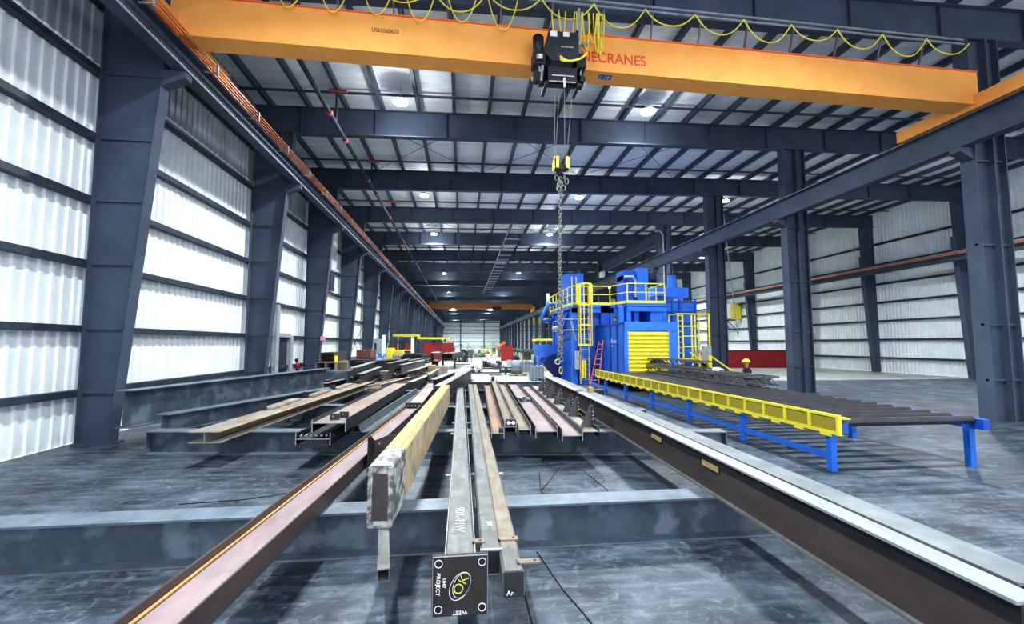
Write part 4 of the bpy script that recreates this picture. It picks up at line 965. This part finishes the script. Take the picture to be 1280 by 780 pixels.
MB().box(-8.7, -7.9, 44.6, 45.3, .9, 2.9).build('cabinet_body', lightgrey, ca); MB().box(-7.88, -7.6, 44.8, 45.3, 0, 3.3).build('cabinet_body', white_p, ca); MB().box(-8.55, -8.35, 44.57, 44.6, 1.6, 2.5).build('door_window', charcoal, ca)
def jib(x, y, L, z, label):
    o = empty('jib_crane', (x, y, 0), label, 'jib crane')
    MB().bar((x, y, z), (x+L, y, z-.05), .25, .3).build('arm', yellow, o)
    MB().box(x-.15, x+.15, y-.15, y+.15, 0, z+.2).build('post', frame, o)
    MB().box(x+L*.8, x+L*.8+.3, y-.2, y+.2, z-.6, z-.15).build('chain_hoist', charcoal, o)
    return o
jib(-8.0, 51.6, 3.2, 3.4, 'yellow jib crane arm on the left, nearest')
jib(-7.0, 65, 4.4, 3.25, 'yellow jib crane arm on the left, second from the camera')
jib(-7.8, 85, 5.5, 3.5, 'yellow jib crane arm on the left, farthest')
blk('white_post', 'white square post standing below the nearest jib arm tip', -5.3, -5.0, 47, 47.4, 0, 3.1, white_p, 'post')
def screen(x0, x1, y, h, label, z0=.1):
    o = empty('welding_screen', ((x0+x1)/2, y, 0), label, 'welding screen')
    MB().box(x0, x1, y, y+.04, z0, h).build('curtain', red, o)
    MB().box(x0-.06, x0, y-.04, y+.08, 0, h+.1).box(x1, x1+.06, y-.04, y+.08, 0, h+.1).box(x0, x1, y-.02, y+.06, h, h+.08).build('frame', mat('dark_red_frame', '#6e181d', '#7e2025'), o)
    return o
screen(-6.2, -4.6, 72, 2.5, 'red welding screen on the left, leftmost')
screen(-4.15, -2.95, 65, 2.4, 'tall red welding screen nearest on the left side')
screen(-3.1, -1.4, 72, 2.5, 'red welding screen behind and right of the tall one')
screen(5.35, 6.9, 60, 2.15, 'dark red welding screen on the right of the pale aisle')
for x, lab in ((-8.6, 'small red machine on a yellow stand by the left columns, nearest'), (-7.6, 'small red machine on a yellow stand by the left columns, farther')):
    y = 53 if x == -8.6 else 60
    o = empty('red_machine', (x, y, 0), lab, 'machine'); MB().box(x, x+1.0, y, y+.7, 1.7, 2.35).build('machine_body', red, o)
    MB().box(x-.1, x+1.1, y-.1, y+.8, 1.5, 1.65).box(x-.1, x, y-.1, y, 0, 1.5).box(x+1, x+1.1, y-.1, y, 0, 1.5).build('stand', yellow, o)
rk = empty('section_rack', (-4.6, 38, 0), 'dark rack of stacked steel sections in front of the red screens', 'rack')
for k in range(14): MB().hollow((-5.2+.12*k*1.1, 39, 1.15+.12*(k % 3)), (-5.0+.12*k*1.1, 44, 1.15+.12*(k % 3)), .12, .14, .015).build('section', steel_d, rk)
MB().box(-5.2, -5.0, 39.2, 39.4, 0, 1.15).box(-3.7, -3.5, 39.2, 39.4, 0, 1.15).box(-5.2, -3.5, 39.2, 39.4, 1.0, 1.15).box(-5.2, -5.0, 43, 43.2, 0, 1.15).box(-3.7, -3.5, 43, 43.2, 0, 1.15).build('trestle', steel_d, rk)
rk2 = empty('section_rack', (-1.5, 44, 0), 'dark stack of beams on trestles right of the tall red screen', 'rack')
for k in range(5): MB().sweep((-1.9+.25*k, 42, 1.0), (-.9+.25*k, 52, 1.0), I_(.2, .5, .03, .03)).build('section', steel_d, rk2)
MB().box(-1.9, -.5, 43, 43.2, .8, 1.0).box(-1.9, -1.7, 43, 43.2, 0, .8).box(-.8, -.6, 43, 43.2, 0, .8).build('trestle', steel_d, rk2)

# pale aisle, objects on the floor
def bin_(x, y, w, d, h, label):
    o = empty('steel_bin', (x, y, 0), label, 'bin')
    mb = MB().box(x, x+w, y, y+.03, .12, h).box(x, x+w, y+d-.03, y+d, .12, h).box(x, x+.03, y, y+d, .12, h).box(x+w-.03, x+w, y, y+d, .12, h).box(x, x+w, y, y+d, .12, .16)
    mb.build('bin_body', bin_m, o, bevel=.01)
    mb = MB()
    for k in range(5): mb.box(x+w*k/4-.02, x+w*k/4+.02, y-.03, y, .12, h)
    mb.box(x-.03, x+w+.03, y-.04, y, h-.06, h+.02); mb.build('rib', lightgrey, o)
    MB().box(x+.05, x+.15, y, y+d, 0, .12).box(x+w-.15, x+w-.05, y, y+d, 0, .12).build('runner', bin_m, o)
bin_(4.5, 28.6, .85, .9, .95, 'grey steel bin on the pale floor nearest the blue hopper')
bin_(4.75, 35.5, 1.1, .9, .95, 'grey steel bin behind the drum, partly hidden')
dm = empty('steel_drum', (4.1, 33.5, 0), 'grey steel drum standing on a pallet', 'drum')
MB().cyl((4.15, 33.6, .14), (4.15, 33.6, 1.1), .42, n=24).build('drum_body', bin_m, dm, smooth=True)
MB().cyl((4.15, 33.6, 1.1), (4.15, 33.6, 1.12), .43, n=24).cyl((4.15, 33.6, .45), (4.15, 33.6, .48), .43, n=24).cyl((4.15, 33.6, .78), (4.15, 33.6, .81), .43, n=24).build('hoop', lightgrey, dm)
o = empty('pallet', (4.2, 33.5, 0), 'tan wooden pallet under the grey drum', 'pallet'); mb = MB()
for k in range(5): mb.box(3.6, 4.9, 33.05+.24*k, 33.22+.24*k, .1, .13)
mb.box(3.6, 3.7, 33.05, 34.2, 0, .1).box(4.2, 4.3, 33.05, 34.2, 0, .1).box(4.8, 4.9, 33.05, 34.2, 0, .1); mb.build('boards', wood, o)
def welder(x, y, label, s=1.):
    o = empty('welding_machine', (x, y, 0), label, 'welding machine')
    MB().box(x, x+.5*s, y, y+.7*s, .15*s, .65*s).build('case', steel_d, o, bevel=.02)
    MB().tube([(x+.05*s, y+.1, .65*s), (x+.05*s, y+.1, .78*s), (x+.45*s, y+.1, .78*s), (x+.45*s, y+.1, .65*s)], .02, 6).build('handle', zinc, o)
    for dx in (.05, .45): MB().cyl((x+dx*s-.03, y+.15, .1*s), (x+dx*s+.03, y+.15, .1*s), .1*s, n=12).build('wheel', blackgap, o)
    MB().box(x+.1*s, x+.4*s, y-.01, y, .4*s, .58*s).build('control_face', lightgrey, o)
welder(2.95, 34.5, 'small dark welding machine on the pale floor, left of the pair by the drum', .95)
welder(3.45, 34.6, 'small dark welding machine between its twin and the drum', .9)
def junk(name, label, x, y, n, spread, h, mats_, cat='equipment'):
    o = empty(name, (x, y, 0), label, cat)
    rr = random.Random(int(x*31+y*7))
    for k in range(n):
        a = x+(rr.random()-.5)*spread; b = y+rr.random()*1.5; s = .18+rr.random()*.3*h
        m = rr.choice(mats_)
        if k % 3 == 0: MB().cyl((a, b, s*.6), (a+s, b+.1, s*.6), s*.6, n=14).build('wheel', m, o)
        elif k % 3 == 1: MB().box(a, a+s, b, b+s, 0, s*1.6).build('case', m, o, bevel=.02)
        else: MB().tube([(a, b, 0), (a+.1, b, h*(.5+rr.random()*.5)), (a+s+.2, b+.2, h*.6), (a+s+.3, b+.3, 0)], .035, 6).build('handle', m, o)
    return o
junk('welding_cart', 'cluster of dark welding carts on the pale aisle', 2.9, 44.5, 12, 1.9, .9, [steel_d, black, steel_g])
junk('tool_cart', 'low cart with hoses left of the welding carts', .9, 37, 6, .9, .35, [black, steel_d])
junk('machine_group', 'mixed dark machinery right of the pale aisle', 8.3, 50, 18, 3.2, 1.2, [steel_d, black, steel_g, rust])
junk('machine_group', 'grey machine parts between the aisle and red screen', 5.9, 48, 12, 2.0, .8, [steel_g, steel_d, lightgrey])
junk('machine_group', 'green machinery far down the aisle, right side', 4.6, 80, 22, 6.5, 2.4, [green, green, yellow_old, steel_g])
junk('machine_group', 'green machinery before the end wall', 6.5, 108, 22, 10, 3.0, [green, green, yellow_old, charcoal])
junk('machine_group', 'dark equipment beside the aisle, behind the red screen', 8.3, 66, 18, 3.0, 2.2, [steel_d, black, steel_b, green])
junk('machine_group', 'dark machinery on the left of the aisle, nearer group', -.4, 58, 14, 2.4, 1.7, [steel_d, black, steel_g])
junk('machine_group', 'dark machinery on the left of the aisle, farther group', -.6, 76, 18, 3.4, 2.6, [steel_d, black, steel_g, lightgrey])
om = empty('lift_machine', (6.9, 84, 0), 'orange lift machine beyond the green machinery', 'machine')
MB().prism([(6.6, 1.5), (9.2, 1.5), (9.0, 1.9), (7.8, 2.15), (6.6, 2.0)], 'y', 84, 86).build('lift_body', orange_m, om)
MB().bar((7.2, 84, 1.9), (8.2, 84.5, 2.7), .4).box(7.6, 8.2, 84, 85, 2.3, 2.9).build('lift_arm', orange_m, om)
MB().box(6.9, 8.9, 84.2, 85.8, 0, 1.5).build('lift_base', charcoal, om)
def table(x0, x1, y0, y1, h, label, m=steel_d):
    o = empty('roller_table', ((x0+x1)/2, y0, 0), label, 'roller table')
    MB().box(x0, x0+.12, y0, y1, h-.25, h).box(x1-.12, x1, y0, y1, h-.25, h).box(x0, x1, y0, y0+.1, h-.25, h).build('bed', m, o)
    y = y0+.3
    while y < y1: MB().box(x0+.15, x1-.15, y, y+.9, h-.2, h-.08).build('load_plate', steel_b, o); y += 2.4
    for y in (y0, (y0+y1)/2, y1-.15):
        for x in (x0, x1-.15): MB().box(x, x+.15, y, y+.15, 0, h-.25).build('leg', m, o)
    return o
table(10.4, 13.4, 47, 58, 1.0, 'dark roller table right of the aisle, nearest the blue hopper')
table(10.2, 14.5, 62, 82, 1.2, 'dark roller table right of the aisle, behind the red screen')
table(12.2, 14.6, 88, 120, 1.3, 'long dark roller table far down the right of the aisle', green)
table(-6.8, -4.4, 58, 64, 1.0, 'dark roller table on the left below the yellow jib arm')
table(-5.0, -1.6, 84, 110, 1.6, 'long dark roller table far down the left of the aisle')
table(-2.3, -.4, 61, 74.5, 1.2, 'dark roller table on the left edge of the pale aisle')
for (x0, x1, y, z, lab, m) in ((-.9, .9, 52, .12, 'thin dark plank across the far pale floor, left', steel_g), (.4, 1.6, 46, .05, 'thin grey bar on the pale floor beyond', steel_g), (.2, 3.1, 36.2, .1, 'dark bar lying across the pale floor, nearer', steel_d), (1.9, 4.0, 42.5, .1, 'dark bar lying across the pale floor, farther', steel_d), (2.1, 3.0, 33.6, .1, 'brown plank lying left of the welding machines', rust), (2.9, 5.0, 42, .06, 'thin rod running behind the drum', steel_d), (-.9, .5, 33, .8, 'dark bar reaching in from the brown box over the floor', steel_d)):
    o = MB().box(x0, x1, y, y+.25, 0, min(z, .1)).build('floor_bar', m, origin=(x0, y, 0)); tag(o, lab, 'bar')
yb_ = MB().bar((5.5, 46, .18), (7.3, 38, .18), .5, .35).build('yellow_beam', yellow_old); tag(yb_, 'yellow lifting beam lying left of the blue hopper', 'lifting beam')
jib(12.9, 60, -3.3, 3.0, 'yellow jib crane arm among the right columns')

# right aisle
o = empty('red_container', (28, 42, 0), 'dark red container wall behind the person', 'container'); MB().box(25.0, 34, 42, 44, .0, 1.75).build('container_body', red, o)
MB().box(24.95, 34.05, 41.95, 42, 1.68, 1.78).build('top_rim', mat('dark_red_frame', '#6e181d'), o)
ub = empty('unit_heater', (35, 52, 5), 'yellow and white box unit mounted high on the right wall', 'wall unit')
MB().box(33.5, 34.4, 53.0, 54.6, 5.7, 7.5).build('unit_case', white_p, ub)
MB().prism([(34.4, 5.6), (35.8, 5.6), (35.8, 7.2), (35.4, 7.6), (34.4, 7.6)], 'y', 53.0, 54.2).build('unit_hood', yellow, ub)
MB().bar((33.2, 54.5, 5.4), (35.8, 54.5, 4.2), .08).bar((34.2, 53.6, 5.5), (35.8, 53.6, 3.8), .08).box(33.2, 35.8, 54, 54.2, 5.45, 5.6).build('bracket', charcoal, ub)
gc = empty('gas_bottle', (9.9, 16.6, 0), 'black wrapped cylinder with a white cloth on top, right of the column', 'cylinder')
MB().cyl((10.25, 17, 0), (10.25, 17, 1.3), .24, .22, 20).build('cylinder_body', black, gc, smooth=True)
MB().prism([(10.0, 1.25), (10.5, 1.25), (10.52, 1.38), (10.35, 1.45), (10.2, 1.4), (9.98, 1.42)], 'y', 16.8, 17.2).build('cloth', white_p, gc)
junk('machine_group', 'dark green machine parts beside the black cylinder', 11.6, 18.6, 12, 1.6, .95, [charcoal, black, mat('deep_green', '#26352d', '#324439', .6)])
o = MB().bar((10.5, 19.5, .2), (11.0, 20.0, 1.3), .04).bar((10.4, 17.9, 1.0), (11.2, 18.0, 1.0), .05).build('pipe_stand', zinc); tag(o, 'thin silver pipe stand near the person', 'stand')

# fire extinguisher and switch things by the door
fx = empty('fire_extinguisher', (-8.6, 21.9, 1.3), 'red fire extinguisher on the left wall right of the door', 'extinguisher')
MB().cyl((XW+.3, 25.4, .95), (XW+.3, 25.4, 1.45), .09, n=14).build('bottle', mat('ext_red', '#a0222a', '#b02a30', .3), fx, smooth=True); MB().box(XW+.2, XW+.32, 25.3, 25.5, 1.45, 1.6).build('valve', black, fx)
for y, lab in ((21.9, 'pink fluorescent tag tied to the left wall girt'), (26.85, 'pink fluorescent tag on the edge of the dark left column')):
    x = XW+.18 if y < 25 else -8.18
    o = MB().box(x, x+.22 if y > 25 else x+.02, y-.15, y+.03, 2.6, 2.85).build('pink_tag', mat('pink_tag_paint', '#e08aa6', '#eda0b6', .6)); tag(o, lab, 'tag')
# ------------------------------------------------------------------ person in a yellow hard hat
def mk_skin(name, J, E_, rad, m, parent, root=0, sub=2):
    import bmesh
    me = bpy.data.meshes.new(name); po = PO[parent.name]
    bm = bmesh.new(); lay = bm.verts.layers.skin.verify(); vs = [bm.verts.new(Vector(v)-po) for v in J]
    for a, b in E_: bm.edges.new((vs[a], vs[b]))
    for i, v in enumerate(vs):
        r = rad[i]; v[lay].radius = r if isinstance(r, tuple) else (r, r); v[lay].use_root = (i == root)
    bm.to_mesh(me); bm.free(); me.materials.append(m)
    o = bpy.data.objects.new(name, me); COL.objects.link(o); o.parent = parent
    md = o.modifiers.new('Skin', 'SKIN'); md.use_smooth_shade = True
    s = o.modifiers.new('Sub', 'SUBSURF'); s.levels = sub; s.render_levels = sub
    return o
px, py = 10.98, 16.0
P = empty('person', (px, py, 0), 'person in a yellow hard hat and dark jacket standing at the right edge', 'person')
T = lambda x, y, z: (px+x, py+y, z)
# jacket: pelvis, chest, neck, shoulders, arms reaching forward and to the left at work height
J = [T(0, 0, .95), T(0, 0, 1.1), T(-.02, -.01, 1.3), T(-.03, -.02, 1.42), T(-.03, -.02, 1.5),
     T(-.06, -.17, 1.40), T(-.12, -.22, 1.18), T(-.32, -.18, 1.08),
     T(.0, .17, 1.40), T(-.04, .23, 1.16), T(-.26, .2, 1.06)]
E_ = [(0, 1), (1, 2), (2, 3), (3, 4), (3, 5), (5, 6), (6, 7), (3, 8), (8, 9), (9, 10)]
mk_skin('jacket', J, E_, [(.13, .16), (.12, .155), (.13, .17), (.11, .15), .07, .075, .058, .045, .075, .058, .045], cloth_d, P)
J = [T(0, 0, .98), T(-.01, -.1, .9), T(-.04, -.11, .5), T(.02, -.12, .1), T(.01, .1, .9), T(.0, .12, .5), T(.05, .13, .1)]
mk_skin('trousers', J, [(0, 1), (1, 2), (2, 3), (0, 4), (4, 5), (5, 6)], [(.13, .15), .1, .075, .06, .1, .075, .06], denim, P)
for s, dx in ((-.12, .0), (.13, .03)):
    mb = MB().prism([(px+dx-.2, 0), (px+dx+.08, 0), (px+dx+.08, .12), (px+dx-.04, .13), (px+dx-.18, .07)], 'y', py+s-.05, py+s+.05); mb.build('boot', black, P, bevel=.02)
# head, neck, hands: one skin surface per piece of bare body
J = [T(-.03, -.02, 1.46), T(-.04, -.02, 1.54), T(-.05, -.02, 1.6), T(-.05, -.02, 1.68), T(-.045, -.02, 1.73)]
mk_skin('head', J, [(0, 1), (1, 2), (2, 3), (3, 4)], [.055, .055, (.085, .07), (.1, .078), (.08, .07)], skin_m, P)
MB().prism([(px-.16, 1.625), (px-.135, 1.625), (px-.13, 1.67)], 'y', py-.035, py-.005).build('nose', skin_m, P)
for s in (-.055, .02): MB().cyl((px-.148, py+s, 1.665), (px-.14, py+s, 1.665), .011, n=8).build('eye', black, P)
for s in (-.1, .065): MB().box(px-.06, px-.03, py+s, py+s+.012, 1.61, 1.67).build('ear', skin_m, P, bevel=.004)
MB().box(px-.145, px-.135, py-.045, py+.005, 1.585, 1.592).build('mouth', mat('lips', '#8a4a42'), P)
hat = MB(); seg = 16
rings = [(0, .135), (.05, .13), (.09, .105), (.12, .06), (.13, .001)]
vs = [(px-.05+r*1.1*math.cos(2*math.pi*k/seg), py-.02+r*math.sin(2*math.pi*k/seg), 1.7+z) for z, r in rings for k in range(seg)]
fs = [(i*seg+k, i*seg+(k+1) % seg, (i+1)*seg+(k+1) % seg, (i+1)*seg+k) for i in range(4) for k in range(seg)]
hat.add(vs, fs); hat.cyl((px-.07, py-.02, 1.695), (px-.07, py-.02, 1.705), .165, n=20)
hat.build('hard_hat', mat('hat_yellow', '#e6c92c', '#f0d840', .35), P, smooth=True)
def hand(cx, cy, cz, dirx):
    J = [(cx, cy, cz), (cx-.05, cy, cz-.01), (cx-.085, cy, cz-.015)]; E = [(0, 1), (1, 2)]; rad = [.026, (.03, .016), (.034, .014)]
    for i, (dy, L) in enumerate(((-.03, .06), (-.01, .075), (.01, .07), (.03, .055))):
        n = len(J); J += [(cx-.09, cy+dy, cz-.015), (cx-.09-L*.5, cy+dy, cz-.03), (cx-.09-L*.8, cy+dy, cz-.055)]; E += [(2, n), (n, n+1), (n+1, n+2)]; rad += [.009, .008, .007]
    n = len(J); J += [(cx-.04, cy-.04*dirx, cz-.01), (cx-.075, cy-.055*dirx, cz-.02)]; E += [(0, n), (n, n+1)]; rad += [.011, .009]
    mk_skin('hand', J, E, rad, skin_m, P, sub=1)
hand(px-.35, py-.18, 1.07, -1); hand(px-.29, py+.2, 1.05, 1)

# ------------------------------------------------------------------ world, camera, look
w = bpy.data.worlds.new('World'); SC.world = w; w.use_nodes = True
w.node_tree.nodes['Background'].inputs['Color'].default_value = lin('#eaf2ff'); w.node_tree.nodes['Background'].inputs['Strength'].default_value = 2.5
cam = bpy.data.cameras.new('Camera'); co = bpy.data.objects.new('Camera', cam); COL.objects.link(co)
cam.sensor_fit = 'HORIZONTAL'; cam.sensor_width = 36; cam.lens = 550/1280*36; cam.clip_end = 500; cam.clip_start = .05
phi = math.atan(40/550); psi = math.atan(62.5/550*math.cos(phi))
co.location = (0, 0, 2.4); co.rotation_euler = (math.pi/2+phi, 0, -psi)
SC.camera = co
SC.view_settings.view_transform = 'Standard'
SC.view_settings.look = 'Medium High Contrast'
SC.view_settings.exposure = 0.2
SC.cycles.max_bounces = 6; SC.cycles.diffuse_bounces = 4; SC.cycles.use_denoising = True
SC.cycles.sample_clamp_indirect = 6
